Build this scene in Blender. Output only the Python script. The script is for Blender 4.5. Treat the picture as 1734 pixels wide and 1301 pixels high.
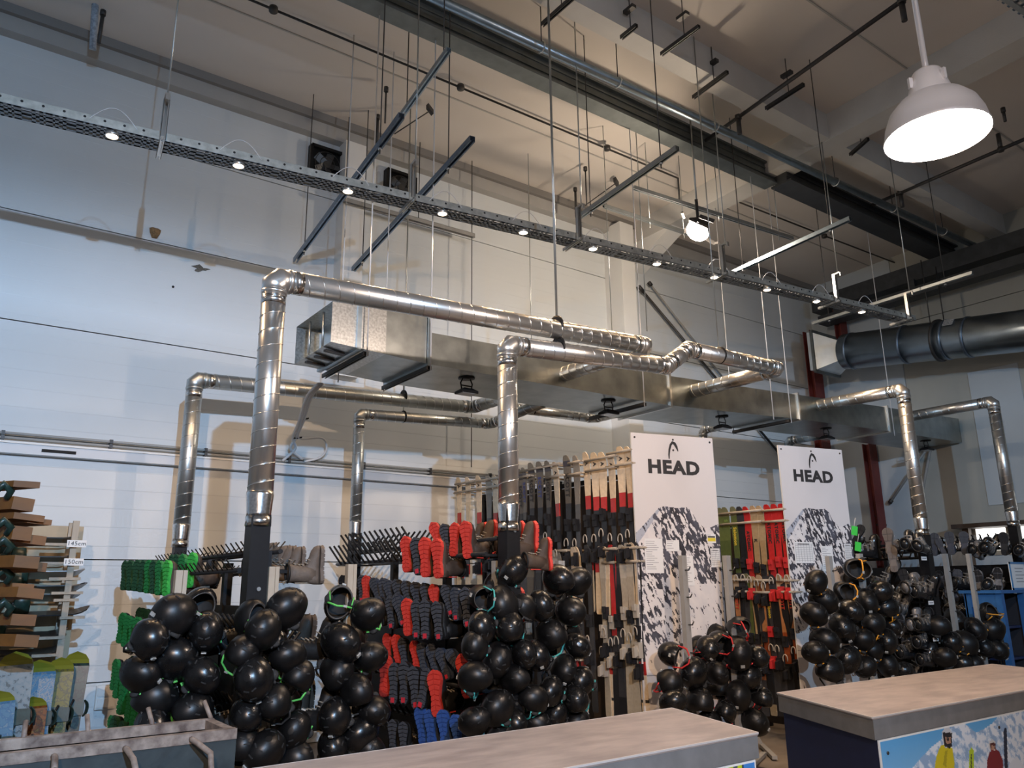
import bpy, math, random
import numpy as np
from mathutils import Vector, Matrix, noise
random.seed(7)
for o in list(bpy.data.objects): bpy.data.objects.remove(o)
SC = bpy.context.scene
COL = SC.collection
# ------------------------------------------------------------------ camera
F_PX, W_PX, H_PX = 1335.0, 1734, 1301
PITCH, ROLL, YAW = math.radians(14.5), math.radians(-0.65), math.radians(36.0)
CAM = Vector((0, 0, 1.65))
FW = Vector((math.sin(YAW)*math.cos(PITCH), math.cos(YAW)*math.cos(PITCH), math.sin(PITCH)))
_r = Vector((math.cos(YAW), -math.sin(YAW), 0)); _u = _r.cross(FW)
RT = _r*math.cos(ROLL) + _u*math.sin(ROLL); UP = _u*math.cos(ROLL) - _r*math.sin(ROLL)
cd = bpy.data.cameras.new('camera'); cam = bpy.data.objects.new('camera', cd); COL.objects.link(cam)
cd.sensor_width = 36; cd.lens = F_PX/W_PX*36; cd.clip_start = .05; cd.clip_end = 200
m3 = Matrix((RT, UP, -FW)).transposed()
cam.matrix_world = Matrix.Translation(CAM) @ m3.to_4x4()
SC.camera = cam
# ------------------------------------------------------------------ world, big lights, exposure
wd = bpy.data.worlds.new('world'); SC.world = wd; wd.use_nodes = True
wd.node_tree.nodes['Background'].inputs[0].default_value = (.70, .76, .88, 1)
wd.node_tree.nodes['Background'].inputs[1].default_value = .21
SC.view_settings.view_transform = 'Standard'; SC.view_settings.look = 'None'
SC.view_settings.gamma = 1; SC.view_settings.use_curve_mapping = False
SC.view_settings.exposure = 0.27
def lamp(name, kind, loc, power, color, size=.2, target=None, spot=None, blend=.5):
    d = bpy.data.lights.new(name, kind); d.energy = power; d.color = color
    if kind == 'AREA': d.shape = 'DISK'; d.size = size
    else: d.shadow_soft_size = size
    if spot: d.spot_size = math.radians(spot); d.spot_blend = blend
    o = bpy.data.objects.new(name, d); COL.objects.link(o); o.location = loc
    if target is not None:
        o.rotation_euler = (Vector(target)-Vector(loc)).to_track_quat('-Z', 'Y').to_euler()
    return o
COOL, WARM, WHITE = (.62, .80, 1.0), (1.0, .74, .50), (1.0, .90, .80)
# high-bay lamps of the hall (the pendants they hang in are built further down)
PENDANTS = [((4.55, 1.9, 4.24), 230, (1.0, .76, .60))]
# unseen projectors, third one added to brighten the right: place, target, power, colour, cone
PROJECTORS = [((-.2, -3.9, 4.55), (-1.6, 9, 3.0), 4500, (.36, .64, 1.0), 112), ((-2.2, -3.9, 4.55), (6.2, 9, 2.6), 2700, (1.0, .66, .40), 62), ((3.2, -3.9, 4.55), (13.2, 9, 2.8), 2700, (.42, .68, 1.0), 50)]
# ------------------------------------------------------------------ pixel helpers: a pixel of the photograph on a plane of the hall
def ray(x, y): return FW + RT*((x-W_PX/2)/F_PX) - UP*((y-H_PX/2)/F_PX)
def onX(x, y, X): d = ray(x, y); return CAM + d*(X/d.x)
def onY(x, y, Y): d = ray(x, y); return CAM + d*(Y/d.y)
def onZ(x, y, Z): d = ray(x, y); return CAM + d*((Z-CAM.z)/d.z)
def depth(p): return (Vector(p)-CAM).dot(FW)
# ------------------------------------------------------------------ materials
MATS = {}
def mat(name, col, rough=.5, metal=0.0, var=0.0, scale=8.0, bump=0.0, bscale=40.0, col2=None, emit=None, estr=0.0, stretch=None, coat=0.0):
    if name in MATS: return MATS[name]
    m = bpy.data.materials.new(name); m.use_nodes = True; nt = m.node_tree; n = nt.nodes; L = nt.links
    b = n['Principled BSDF']
    c = (*col, 1) if len(col) == 3 else col
    b.inputs['Base Color'].default_value = c
    b.inputs['Roughness'].default_value = rough; b.inputs['Metallic'].default_value = metal
    if coat: b.inputs['Coat Weight'].default_value = coat; b.inputs['Coat Roughness'].default_value = .15
    if emit: b.inputs['Emission Color'].default_value = (*emit, 1); b.inputs['Emission Strength'].default_value = estr
    if var or bump:
        tc = n.new('ShaderNodeTexCoord'); mp = n.new('ShaderNodeMapping'); L.new(tc.outputs['Object'], mp.inputs[0])
        if stretch: mp.inputs['Scale'].default_value = stretch
    if var:
        nz = n.new('ShaderNodeTexNoise'); nz.inputs['Scale'].default_value = scale; nz.inputs['Detail'].default_value = 5
        L.new(mp.outputs[0], nz.inputs['Vector'])
        rp = n.new('ShaderNodeValToRGB'); L.new(nz.outputs['Fac'], rp.inputs[0])
        c2 = col2 if col2 else tuple(max(0, v*(1-var)) for v in col[:3])
        rp.color_ramp.elements[0].position = .32; rp.color_ramp.elements[1].position = .68
        rp.color_ramp.elements[0].color = (*c2, 1); rp.color_ramp.elements[1].color = c
        L.new(rp.outputs[0], b.inputs['Base Color'])
        rr = n.new('ShaderNodeMapRange'); rr.inputs[3].default_value = max(.02, rough-.1*var); rr.inputs[4].default_value = min(1, rough+.15*var)
        L.new(nz.outputs['Fac'], rr.inputs[0]); L.new(rr.outputs[0], b.inputs['Roughness'])
    if bump:
        nb = n.new('ShaderNodeTexNoise'); nb.inputs['Scale'].default_value = bscale; L.new(mp.outputs[0], nb.inputs['Vector'])
        bp = n.new('ShaderNodeBump'); bp.inputs['Strength'].default_value = bump; bp.inputs['Distance'].default_value = .02
        L.new(nb.outputs['Fac'], bp.inputs['Height']); L.new(bp.outputs[0], b.inputs['Normal'])
    MATS[name] = m
    return m
def vcol_mat(name, rough=.45):
    m = bpy.data.materials.new(name); m.use_nodes = True; nt = m.node_tree
    a = nt.nodes.new('ShaderNodeVertexColor'); a.layer_name = 'Col'
    b = nt.nodes['Principled BSDF']; nt.links.new(a.outputs[0], b.inputs['Base Color']); b.inputs['Roughness'].default_value = rough
    return m
def ramp_mat(name, stops, rough=.35, lo=0.0, hi=1.0, coat=.3):
    """colour bands printed along the object's local z (stops in metres)"""
    m = bpy.data.materials.new(name); m.use_nodes = True; nt = m.node_tree; n = nt.nodes; L = nt.links
    b = n['Principled BSDF']; b.inputs['Roughness'].default_value = rough; b.inputs['Coat Weight'].default_value = coat
    tc = n.new('ShaderNodeTexCoord'); sp = n.new('ShaderNodeSeparateXYZ'); L.new(tc.outputs['Object'], sp.inputs[0])
    mr = n.new('ShaderNodeMapRange'); mr.inputs[1].default_value = lo; mr.inputs[2].default_value = hi; L.new(sp.outputs[2], mr.inputs[0])
    rp = n.new('ShaderNodeValToRGB'); rp.color_ramp.interpolation = 'CONSTANT'; L.new(mr.outputs[0], rp.inputs[0])
    e = rp.color_ramp.elements
    while len(e) < len(stops): e.new(.5)
    for i, (p, c) in enumerate(stops): e[i].position = (p-lo)/(hi-lo); e[i].color = (*c, 1)
    nz = n.new('ShaderNodeTexNoise'); nz.inputs['Scale'].default_value = 30; L.new(tc.outputs['Object'], nz.inputs['Vector'])
    mx = n.new('ShaderNodeMixRGB'); mx.blend_type = 'MULTIPLY'; mx.inputs[0].default_value = .35
    L.new(rp.outputs[0], mx.inputs[1]); L.new(nz.outputs['Fac'], mx.inputs[2]); L.new(mx.outputs[0], b.inputs['Base Color'])
    MATS[name] = m
    return m
M = mat
WALLM = M('wall_paint', (.66, .69, .70), .55, var=.05, scale=1.2)
def _grooves(m):   # fine pressed ribs of the wall panels
    nt = m.node_tree; n = nt.nodes; L = nt.links; b = n['Principled BSDF']
    tc = n.new('ShaderNodeTexCoord'); w = n.new('ShaderNodeTexWave'); w.bands_direction = 'Z'; w.inputs['Scale'].default_value = 1.65
    w.wave_profile = 'SAW'; L.new(tc.outputs['Object'], w.inputs[0])
    rp = n.new('ShaderNodeValToRGB'); rp.color_ramp.elements[0].position = .0; rp.color_ramp.elements[1].position = .06
    L.new(w.outputs['Fac'], rp.inputs[0])
    bp = n.new('ShaderNodeBump'); bp.inputs['Strength'].default_value = .28; bp.inputs['Distance'].default_value = .01
    L.new(rp.outputs[0], bp.inputs['Height']); L.new(bp.outputs[0], b.inputs['Normal'])
_grooves(WALLM)
CEILM = M('ceiling_paint', (.66, .61, .56), .8, var=.05, scale=1.0)
CONC = M('painted_concrete', (.60, .59, .56), .75, var=.08, scale=3, bump=.1)
WHITEP = M('white_paint', (.78, .78, .76), .5, var=.04, scale=4)
TRIMM = M('trim_grey', (.40, .39, .37), .6, var=.08, scale=3)
FLOORM = M('floor', (.27, .22, .17), .5, var=.35, scale=3, bump=.1)
DARK = M('dark_gap', (.03, .03, .03), .8)
GALV = M('galvanised', (.70, .69, .66), .30, .92, var=.10, scale=6, stretch=(1, 1, .2))
GALV2 = M('galvanised_dull', (.50, .53, .53), .36, .92, var=.12, scale=8)
GALVB = M('galvanised_bluish', (.38, .46, .52), .35, 1.0, var=.22, scale=9)
SEAM = M('seam_edge', (.72, .72, .70), .3, 1.0)
STRUT = M('strut_blue_zinc', (.22, .28, .36), .4, .9, var=.25, scale=30)
STEELD = M('steel_beam', (.20, .22, .215), .5, .7, var=.25, scale=6)
IRON = M('dark_iron', (.075, .072, .07), .5, .6, var=.2, scale=30)
BLACKM = M('black_powder_coat', (.010, .010, .011), .45, 0, var=.2, scale=30)
BLACKP = M('black_plastic', (.02, .02, .022), .4)
REDST = M('red_oxide', (.16, .028, .022), .6, var=.25, scale=8)
WOODP = M('pale_wood', (.42, .36, .28), .6, var=.25, scale=14, stretch=(1, 1, .15))
WOODB = M('brown_wood', (.22, .085, .013), .6, var=.35, scale=10, stretch=(.3, 1, 1))
WOODT = M('tan_board', (.45, .35, .22), .55, var=.15, scale=6)
GREYP = M('grey_post', (.33, .32, .30), .55, var=.12, scale=10)
PAPER = M('paper', (.80, .79, .77), .7)
INK = M('ink_grey', (.30, .30, .31), .7)
BLACKINK = M('ink_black', (.03, .028, .028), .6)
CABLE = M('cable_white', (.62, .62, .62), .5)
RUBBER = M('rubber', (.03, .03, .03), .7)
# ------------------------------------------------------------------ mesh builder
class MB:
    def __init__(s): s.v = []; s.f = []; s.mi = []; s.sm = []
    def _add(s, vs, fs, mi=0, sm=False):
        b = len(s.v); s.v += [tuple(p) for p in vs]
        for f in fs: s.f.append([b+i for i in f]); s.mi.append(mi); s.sm.append(sm)
        return s
    def box(s, lo, hi, mi=0):
        x0, y0, z0 = lo; x1, y1, z1 = hi
        return s._add([(x0,y0,z0),(x1,y0,z0),(x1,y1,z0),(x0,y1,z0),(x0,y0,z1),(x1,y0,z1),(x1,y1,z1),(x0,y1,z1)],
            [(0,3,2,1),(4,5,6,7),(0,1,5,4),(1,2,6,5),(2,3,7,6),(3,0,4,7)], mi)
    def obox(s, c, ax, ay, az, mi=0):
        """box with centre c and half-axis vectors"""
        c, ax, ay, az = map(Vector, (c, ax, ay, az)); vs = []
        for k in (-1, 1):
            for (i, j) in ((-1,-1),(1,-1),(1,1),(-1,1)): vs.append(c+ax*i+ay*j+az*k)
        return s._add(vs, [(0,3,2,1),(4,5,6,7),(0,1,5,4),(1,2,6,5),(2,3,7,6),(3,0,4,7)], mi)
    def bar(s, p, q, w, h, mi=0, up=(0,0,1)):
        p, q = Vector(p), Vector(q); d = (q-p); l = d.length; d.normalize(); u = Vector(up)
        if abs(d.dot(u)) > .98: u = Vector((0, 1, 0))
        a = d.cross(u).normalized(); b = a.cross(d).normalized()
        return s.obox((p+q)/2, d*(l/2), a*(w/2), b*(h/2), mi)
    def channel(s, p, q, w, h, t=.004, mi=0, up=(0,0,1)):
        """open strut channel, slot downwards"""
        p, q = Vector(p), Vector(q); d = (q-p).normalized(); u = Vector(up)
        if abs(d.dot(u)) > .98: u = Vector((0, 1, 0))
        a = d.cross(u).normalized(); b = a.cross(d).normalized()
        s.bar(p+b*(h/2-t/2), q+b*(h/2-t/2), w, t, mi, up)
        for k in (-1, 1):
            s.bar(p+a*k*(w/2-t/2), q+a*k*(w/2-t/2), t, h, mi, up)
            s.bar(p+a*k*(w/2-w*.14)-b*(h/2-t/2), q+a*k*(w/2-w*.14)-b*(h/2-t/2), w*.28, t, mi, up)
        return s
    def tube(s, pts, r, n=10, mi=0, caps=True, sm=True, closed=False):
        pts = [Vector(p) for p in pts]; N = len(pts); rs = r if isinstance(r, (list, tuple)) else [r]*N
        vs = []; pa = None
        for i, p in enumerate(pts):
            a = pts[i-1] if (i or closed) else p; b = pts[(i+1) % N] if (i < N-1 or closed) else p
            d0 = (p-a); d1 = (b-p)
            d0 = d0.normalized() if d0.length > 1e-9 else None; d1 = d1.normalized() if d1.length > 1e-9 else None
            t = (d0 if d1 is None else d1 if d0 is None else (d0+d1))
            t = t.normalized() if t.length > 1e-6 else (d1 or d0)
            if pa is None:
                u = Vector((0,0,1)) if abs(t.z) < .9 else Vector((1,0,0)); pa = t.cross(u).normalized()
            pa = (pa - t*pa.dot(t)); pa = pa.normalized() if pa.length > 1e-6 else t.orthogonal().normalized()
            pb = t.cross(pa)
            k = 1.0
            if d0 is not None and d1 is not None:
                c = max(.5, math.cos(d0.angle(d1)/2)); k = 1/c
            e = (d1-d0).normalized() if (d0 is not None and d1 is not None and (d1-d0).length > 1e-5) else None
            for j in range(n):
                an = 2*math.pi*j/n; o = pa*math.cos(an)+pb*math.sin(an)
                if e is not None and k > 1.001: o = o + e*(o.dot(e)*(k-1))
                vs.append(p+o*rs[i])
        fs = []
        for i in range(N if closed else N-1):
            i2 = (i+1) % N
            for j in range(n): fs.append((i*n+j, i*n+(j+1) % n, i2*n+(j+1) % n, i2*n+j))
        s._add(vs, fs, mi, sm)
        if caps and not closed:
            b = len(s.v)-N*n
            s.f.append([b+j for j in reversed(range(n))]); s.f.append([b+(N-1)*n+j for j in range(n)]); s.mi += [mi]*2; s.sm += [False]*2
        return s
    def cyl(s, p, q, r, n=12, mi=0, r2=None): return s.tube([p, q], [r, r if r2 is None else r2], n, mi)
    def lathe(s, prof, n=24, mi=0, o=(0,0,0), sm=True):
        o = Vector(o); vs = []
        for (r, z) in prof:
            for j in range(n):
                a = 2*math.pi*j/n; vs.append(o+Vector((r*math.cos(a), r*math.sin(a), z)))
        fs = [(i*n+j, i*n+(j+1) % n, (i+1)*n+(j+1) % n, (i+1)*n+j) for i in range(len(prof)-1) for j in range(n)]
        return s._add(vs, fs, mi, sm)
    def loft(s, secs, mi=0, caps=True, sm=True):
        n = len(secs[0]); vs = [p for sec in secs for p in sec]
        fs = [(i*n+j, i*n+(j+1) % n, (i+1)*n+(j+1) % n, (i+1)*n+j) for i in range(len(secs)-1) for j in range(n)]
        s._add(vs, fs, mi, sm)
        if caps:
            b = len(s.v)-len(vs); e = b+(len(secs)-1)*n
            s.f.append([b+j for j in reversed(range(n))]); s.f.append([e+j for j in range(n)]); s.mi += [mi]*2; s.sm += [sm]*2
        return s
    def prism(s, poly, off, mi=0):
        """polygon (3D points) extruded by off"""
        n = len(poly); off = Vector(off); vs = [Vector(p) for p in poly]; vs += [p+off for p in vs]
        fs = [list(reversed(range(n))), [n+i for i in range(n)]] + [(i, (i+1) % n, n+(i+1) % n, n+i) for i in range(n)]
        return s._add(vs, fs, mi)
    def mesh(s, name, mats):
        me = bpy.data.meshes.new(name); me.from_pydata(s.v, [], s.f)
        for m in (mats if isinstance(mats, (list, tuple)) else [mats]): me.materials.append(m)
        me.polygons.foreach_set('material_index', s.mi); me.polygons.foreach_set('use_smooth', s.sm); me.update()
        return me
    def build(s, name, mats, parent=None, local=False):
        """vertices are world coordinates unless local; under a parent they are made relative to its (unrotated) place"""
        if parent is not None and not local:
            o = wloc(parent); s.v = [(x-o.x, y-o.y, z-o.z) for x, y, z in s.v]
        return put(name, s.mesh(name, mats), parent)
def wloc(o):
    p = Vector((0, 0, 0))
    while o is not None: p += o.location; o = o.parent
    return p
def put(name, me, parent=None):
    o = bpy.data.objects.new(name, me); COL.objects.link(o)
    if parent is not None: o.parent = parent
    return o
def tag(o, label=None, cat=None, group=None, kind=None):
    if label: o['label'] = label
    if cat: o['category'] = cat
    if group: o['group'] = group
    if kind: o['kind'] = kind
    return o
def thing(name, label, cat, loc=(0,0,0), group=None, rot=None):
    o = bpy.data.objects.new(name, None); COL.objects.link(o); o.location = loc; o.empty_display_size = .1
    if rot is not None: o.rotation_mode = 'QUATERNION'; o.rotation_quaternion = rot
    return tag(o, label, cat, group)
def struct(name, mb, m, parent=None):
    o = mb.build(name, m, parent)
    if parent is None: o['kind'] = 'structure'
    return o
def copy_tree(o, parent=None):
    c = o.copy(); COL.objects.link(c); c.parent = parent
    for ch in o.children: copy_tree(ch, c)
    return c
ORD = ['first','second','third','fourth','fifth','sixth','seventh','eighth','ninth','tenth','eleventh','twelfth','thirteenth','fourteenth','fifteenth','sixteenth','seventeenth','eighteenth','nineteenth','twentieth','twenty-first','twenty-second','twenty-third','twenty-fourth','twenty-fifth','twenty-sixth','twenty-seventh','twenty-eighth','twenty-ninth','thirtieth','thirty-first']
def text_mesh(txt, size, bold=.0, sx=1.0, extr=.001):
    cu = bpy.data.curves.new('txt', 'FONT'); cu.body = txt; cu.size = size; cu.offset = bold; cu.extrude = extr
    cu.space_character = 1.1; cu.align_x = 'CENTER'; cu.align_y = 'CENTER'; cu.resolution_u = 3
    ob = bpy.data.objects.new('txt', cu); COL.objects.link(ob)
    dg = bpy.context.evaluated_depsgraph_get(); me = bpy.data.meshes.new_from_object(ob.evaluated_get(dg))
    bpy.data.objects.remove(ob)
    if sx != 1.0: me.transform(Matrix.Diagonal((sx, 1, 1, 1)))
    return me
def text(txt, size, loc, xdir, zdir, m, parent=None, name='lettering', bold=0.0, sx=1.0):
    me = text_mesh(txt, size, bold, sx); me.materials.clear(); me.materials.append(m)
    x = Vector(xdir).normalized(); z = Vector(zdir).normalized(); nrm = x.cross(z)
    R = Matrix((x, z, nrm)).transposed()
    base = wloc(parent) if parent is not None else Vector((0,0,0))
    me.transform(Matrix.Translation(Vector(loc)-base) @ R.to_4x4())
    return put(name, me, parent)
def art(name, nx, nz, fn, p0, xv, zv, parent, m):
    """flat print: a grid whose face colours come from fn(u, v) arrays (v from the top)"""
    u, v = np.meshgrid((np.arange(nx)+.5)/nx, (np.arange(nz)+.5)/nz)
    col = fn(u, v)
    base = wloc(parent); p0 = Vector(p0)-base; xv, zv = Vector(xv), Vector(zv)
    gu, gv = np.meshgrid(np.arange(nx+1)/nx, np.arange(nz+1)/nz)
    V = np.array(p0)[None] + gu.reshape(-1,1)*np.array(xv)[None] + gv.reshape(-1,1)*np.array(zv)[None]
    idx = np.arange((nx+1)*(nz+1)).reshape(nz+1, nx+1)
    Fq = np.stack([idx[:-1,:-1], idx[1:,:-1], idx[1:,1:], idx[:-1,1:]], -1).reshape(-1,4)
    me = bpy.data.meshes.new(name); me.from_pydata(V.tolist(), [], Fq.tolist())
    ca = me.color_attributes.new('Col', 'FLOAT_COLOR', 'CORNER')
    c4 = np.concatenate([col.reshape(-1,3), np.ones((nx*nz,1))], 1).repeat(4, 0).astype(np.float32)
    ca.data.foreach_set('color', c4.ravel()); me.materials.append(m); me.update()
    return put(name, me, parent)
def inpoly(u, v, poly):
    r = np.zeros(u.shape, bool); n = len(poly)
    for i in range(n):
        (x0, y0), (x1, y1) = poly[i], poly[(i+1) % n]
        if y0 == y1: continue
        r ^= ((y0 > v) != (y1 > v)) & (u < (x1-x0)*(v-y0)/(y1-y0)+x0)
    return r
def nfield(u, v, su, sv, seed=0.0, oct=4):
    out = np.zeros(u.shape)
    for i in range(u.shape[0]):
        for j in range(u.shape[1]):
            out[i, j] = noise.fractal(Vector((u[i, j]*su, v[i, j]*sv, seed)), 1.0, 2.0, oct)
    return out
# ================================================================== SETTING
WALL_Y, END_X = 9.0, 14.3
def ceil_z(y): return 7.70 + (9-y)*.035
struct('floor', MB().box((-5, -7, -.15), (END_X+.2, WALL_Y+.2, 0)), FLOORM)
wb = struct('wall_back', MB().box((-5, WALL_Y+.05, 0), (END_X+.2, WALL_Y+.2, 7.7)), DARK)
rows = [.005, .80, 1.97, 3.14, 4.31, 5.48, 6.62, 7.55]
COLX0 = onY(1060, 600, 8.6).x; COLX1 = onY(1083, 600, 8.6).x
for a, b in zip(rows[:-1], rows[1:]):
    for x0, x1 in ((-5, COLX0+.1), (COLX0+.11, END_X)):
        pm = MB().box((x0, WALL_Y, a+.006), (x1, WALL_Y+.05, b-.006)); struct('panel', pm, WALLM, wb)
we = struct('wall_right', MB().box((END_X+.06, -7, 0), (END_X+.2, WALL_Y+.2, 8.3)), DARK)
ENDM = M('end_wall_paint', (.42, .42, .38), .6, var=.1, scale=1.5)
ENDB = M('end_wall_lit', (.50, .55, .58), .6, var=.06, scale=1.5)  # bluish lit patches of the end wall, put into the panel colour
for a, b in zip([0, 2.4, 4.6, 6.4], [2.4, 4.6, 6.4, 8.3]):
    for y0, y1 in ((-7, 4.2), (4.21, 7.2), (7.21, 9.0)):
        struct('panel', MB().box((END_X, y0, a+.006), (END_X+.06, y1, b-.006)), ENDB if (y0 > 7 or (y0 > 4.2 and a < 2.4)) else ENDM, we)
# roof underside, slightly rising from the wall
cm = MB()
cm.prism([(-5, -7, ceil_z(-7)), (END_X+.2, -7, ceil_z(-7)), (END_X+.2, 9.2, ceil_z(9.2)), (-5, 9.2, ceil_z(9.2))], (0, 0, .2))
ceil = struct('ceiling', cm, CEILM)
for y in (-4.2, -1.2, 1.8, 4.0, 7.6):   # flat joint strips of the roof sheets
    struct('sheet_joint', MB().bar((-5, y, ceil_z(y)-.004), (END_X, y, ceil_z(y)-.004), .02, .012), TRIMM, ceil)
# eaves trim along the top of the wall
t = MB(); t.box((-5, 8.86, 7.42), (END_X, 9.0, 7.62)); struct('trim_1', t, TRIMM)
t = MB(); t.box((-5, 8.80, 7.60), (END_X, 9.0, 7.72)); struct('trim_2', t, M('trim_dark', (.22, .21, .20), .6))
# column against the wall
c = MB(); c.box((COLX0, 8.6, 0), (COLX1, 9.0, 7.5)); struct('trim_3', c, WHITEP)
# main roof beam across the hall, with purlins either side
BX0, BX1 = 9.05, 9.42
bm = MB(); bm.prism([(BX0, -7, 7.52+.3), (BX1, -7, 7.52+.3), (BX1, -7, 8.5), (BX0, -7, 8.5)], (0, 0, 0)) if 0 else None
bm = MB(); bm.prism([(BX0, -7, 7.78), (BX0, 9.0, 7.34), (BX0, 9.0, 7.9), (BX0, -7, 8.4)], (BX1-BX0, 0, 0)); struct('trim_4', bm, CONC)
corb = MB(); corb.prism([(BX0+.02, 8.0, 7.36), (BX0+.02, 9.0, 7.36), (BX0+.02, 9.0, 6.9)], (BX1-BX0-.04, 0, 0)); struct('trim_5', corb, WHITEP)
pu = MB(); pu.box((-3, 5.12, 7.46), (BX0, 5.36, 7.86)); struct('trim_6', pu, CONC)
pu = MB(); pu.box((BX1, 5.12, 7.46), (END_X, 5.36, 7.86)); struct('trim_7', pu, CONC)
pu = MB(); pu.box((BX1, 2.0, 7.52), (END_X, 2.25, 8.0)); struct('trim_8', pu, CONC)
# steel I-beam under the roof
def ibeam(name, x0, x1, y, z0, h, w, label, m):
    r = thing(name, label, 'beam', (x0, y, z0))
    b = MB(); b.box((x0, y-w/2, z0), (x1, y+w/2, z0+.03)); b.build('lower_flange', m, r)
    b = MB(); b.box((x0, y-w/2, z0+h-.03), (x1, y+w/2, z0+h)); b.build('upper_flange', m, r)
    b = MB(); b.box((x0, y-w*.3, z0+.03), (x1, y+w*.3, z0+h-.03)); b.build('web', m, r)
    for k in (.33, .66): MB().box((x0, y-w*.3-.012, z0+h*k), (x1, y-w*.3, z0+h*k+.02)).build('rib', m, r)
    return r
ib = ibeam('steel_beam', -2, 9.25, 6.22, 7.30, .30, .22, 'long dark steel beam running under the roof towards the corner', STEELD)
ib2 = ibeam('steel_beam', 9.25, 14.2, 6.05, 7.26, .26, .34, 'darker twin steel beam beyond the concrete roof beam', M('steel_beam_dark', (.10, .105, .11), .5, .7, var=.2, scale=6))
struct('trim_9', MB().box((9.2, 6.0, 7.5), (9.3, 6.45, 8.0)), STEELD)
def pxbar(mb, a, b, z, w, h, chan=False):
    p, q = onZ(*a, z), onZ(*b, z)
    (mb.channel if chan else mb.bar)(p, q, w, h)
    return p, q
# galvanised sprinkler main with clamps and hanger rods
sp_ = thing('sprinkler_pipe', 'thick galvanised sprinkler pipe running along below the roof', 'pipe', (2, 5.75, 7.3))
MB().cyl((2.0, 5.78, 7.3), (14.1, 5.50, 7.3), .05, 14).build('pipe', GALVB, sp_)
for x in (4.6, 5.7, 7.35, 9.9, 11.4, 12.9):
    y = 5.78-.28*(x-2)/12.1; k = MB()
    k.tube([(x, y+.062*math.cos(a), 7.3+.062*math.sin(a)) for a in np.linspace(0, 2*math.pi, 13)[:-1]], .008, 5, closed=True)
    k.build('clamp', SEAM, sp_)
    MB().cyl((x, y, 7.35), (x, y, ceil_z(y)), .006, 6).build('hanger_rod', IRON, sp_)
br = thing('sprinkler_branch', 'thin dark branch pipe crossing above the galvanised main pipe', 'pipe', onZ(1530, 0, 7.45))
p, q = onZ(1540, -8, 7.45), onZ(1195, 238, 7.45)
MB().cyl(p, q, .026, 10).build('pipe', IRON, br)
d = (q-p)
for t_ in (.80, .03):
    c0 = p+d*t_; MB().cyl(c0, c0+Vector((0, 0, -.24)), .03, 10).build('drop_nipple', IRON, br)
    MB().cyl(c0+Vector((0, 0, -.03)), c0+Vector((0, 0, .03)), .042, 10).build('coupling', IRON, br)
br = thing('sprinkler_branch', 'thin dark branch pipe right of the hanging bell lamp', 'pipe', onZ(1734, 235, 7.45))
p, q = onZ(1760, 225, 7.45), onZ(1475, 348, 7.45)
MB().cyl(p, q, .026, 10).build('pipe', IRON, br); d = q-p
for t_ in (.2, .80):
    c0 = p+d*t_; MB().cyl(c0, c0+Vector((0, 0, .24 if t_ < .5 else -.24)), .03, 10).build('drop_nipple', IRON, br)
    MB().cyl(c0+Vector((0, 0, -.03)), c0+Vector((0, 0, .03)), .042, 10).build('coupling', IRON, br)
# thin conduit with junction boxes
cz = 7.64
con = thing('ceiling_conduit', 'thin dark conduit with round junction boxes along the roof', 'conduit', onZ(425, 0, cz))
pts = [onZ(300, -52, cz), onZ(1148, 302, cz)]
MB().tube([pts[0], pts[1], pts[1]+Vector((0, 0, -.42))], .014, 7).build('tube', IRON, con)
for x, y in ((463, 16), (780, 148), (1028, 251)):
    c0 = onZ(x, y, cz); MB().lathe([(0, -.03), (.045, -.03), (.05, 0), (.045, .03), (0, .03)], 12, o=c0).build('junction_box', IRON, con)
con = thing('ceiling_conduit', 'thin dark conduit behind the floodlight on the roof', 'conduit', onZ(1250, 342, cz))
MB().cyl(onZ(1250, 342, cz), onZ(1380, 393, cz), .014, 7).build('tube', IRON, con)
con = thing('ceiling_conduit', 'short dark conduit over the far end of the cable tray', 'conduit', onZ(1392, 398, cz))
MB().cyl(onZ(1392, 398, cz), onZ(1528, 450, cz), .014, 7).build('tube', IRON, con)
for x, y in ((1396, 400), (1525, 449)):
    MB().lathe([(0, -.03), (.045, -.03), (.05, 0), (.045, .03), (0, .03)], 12, o=onZ(x, y, cz)).build('junction_box', IRON, con)
# short brackets of strut under the purlin
STR = [((918, 42), (972, -6), 'short strut bracket at the top edge above the long rods'), ((1052, 64), (1078, 43), 'smallest strut bracket clamped to the purlin'),
       ((1120, 92), (1184, 45), 'strut bracket carrying the floodlight rod'), ((1174, 165), (1232, 122), 'strut bracket just above the galvanised sprinkler pipe'),
       ((1297, 184), (1361, 143), 'strut bracket near the concrete roof beam'), ((1440, 262), (1470, 235), 'strut bracket right of the concrete roof beam')]
for a, b, lb in STR:
    z = 7.36; p, q = onZ(*a, z), onZ(*b, z); r = thing('strut_bracket', lb, 'bracket', p, 'strut brackets under the purlin')
    MB().channel(p, q, .04, .045).build('channel', IRON, r)
    c0 = p+(q-p)*.62; MB().cyl(c0, (c0.x, c0.y, ceil_z(c0.y)), .006, 6).build('hanger_rod', IRON, r)
    MB().obox((c0.x, c0.y, ceil_z(c0.y)-.22), (.03, 0, 0), (0, .07, 0), (0, 0, .02)).build('beam_clamp', IRON, r)
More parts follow.
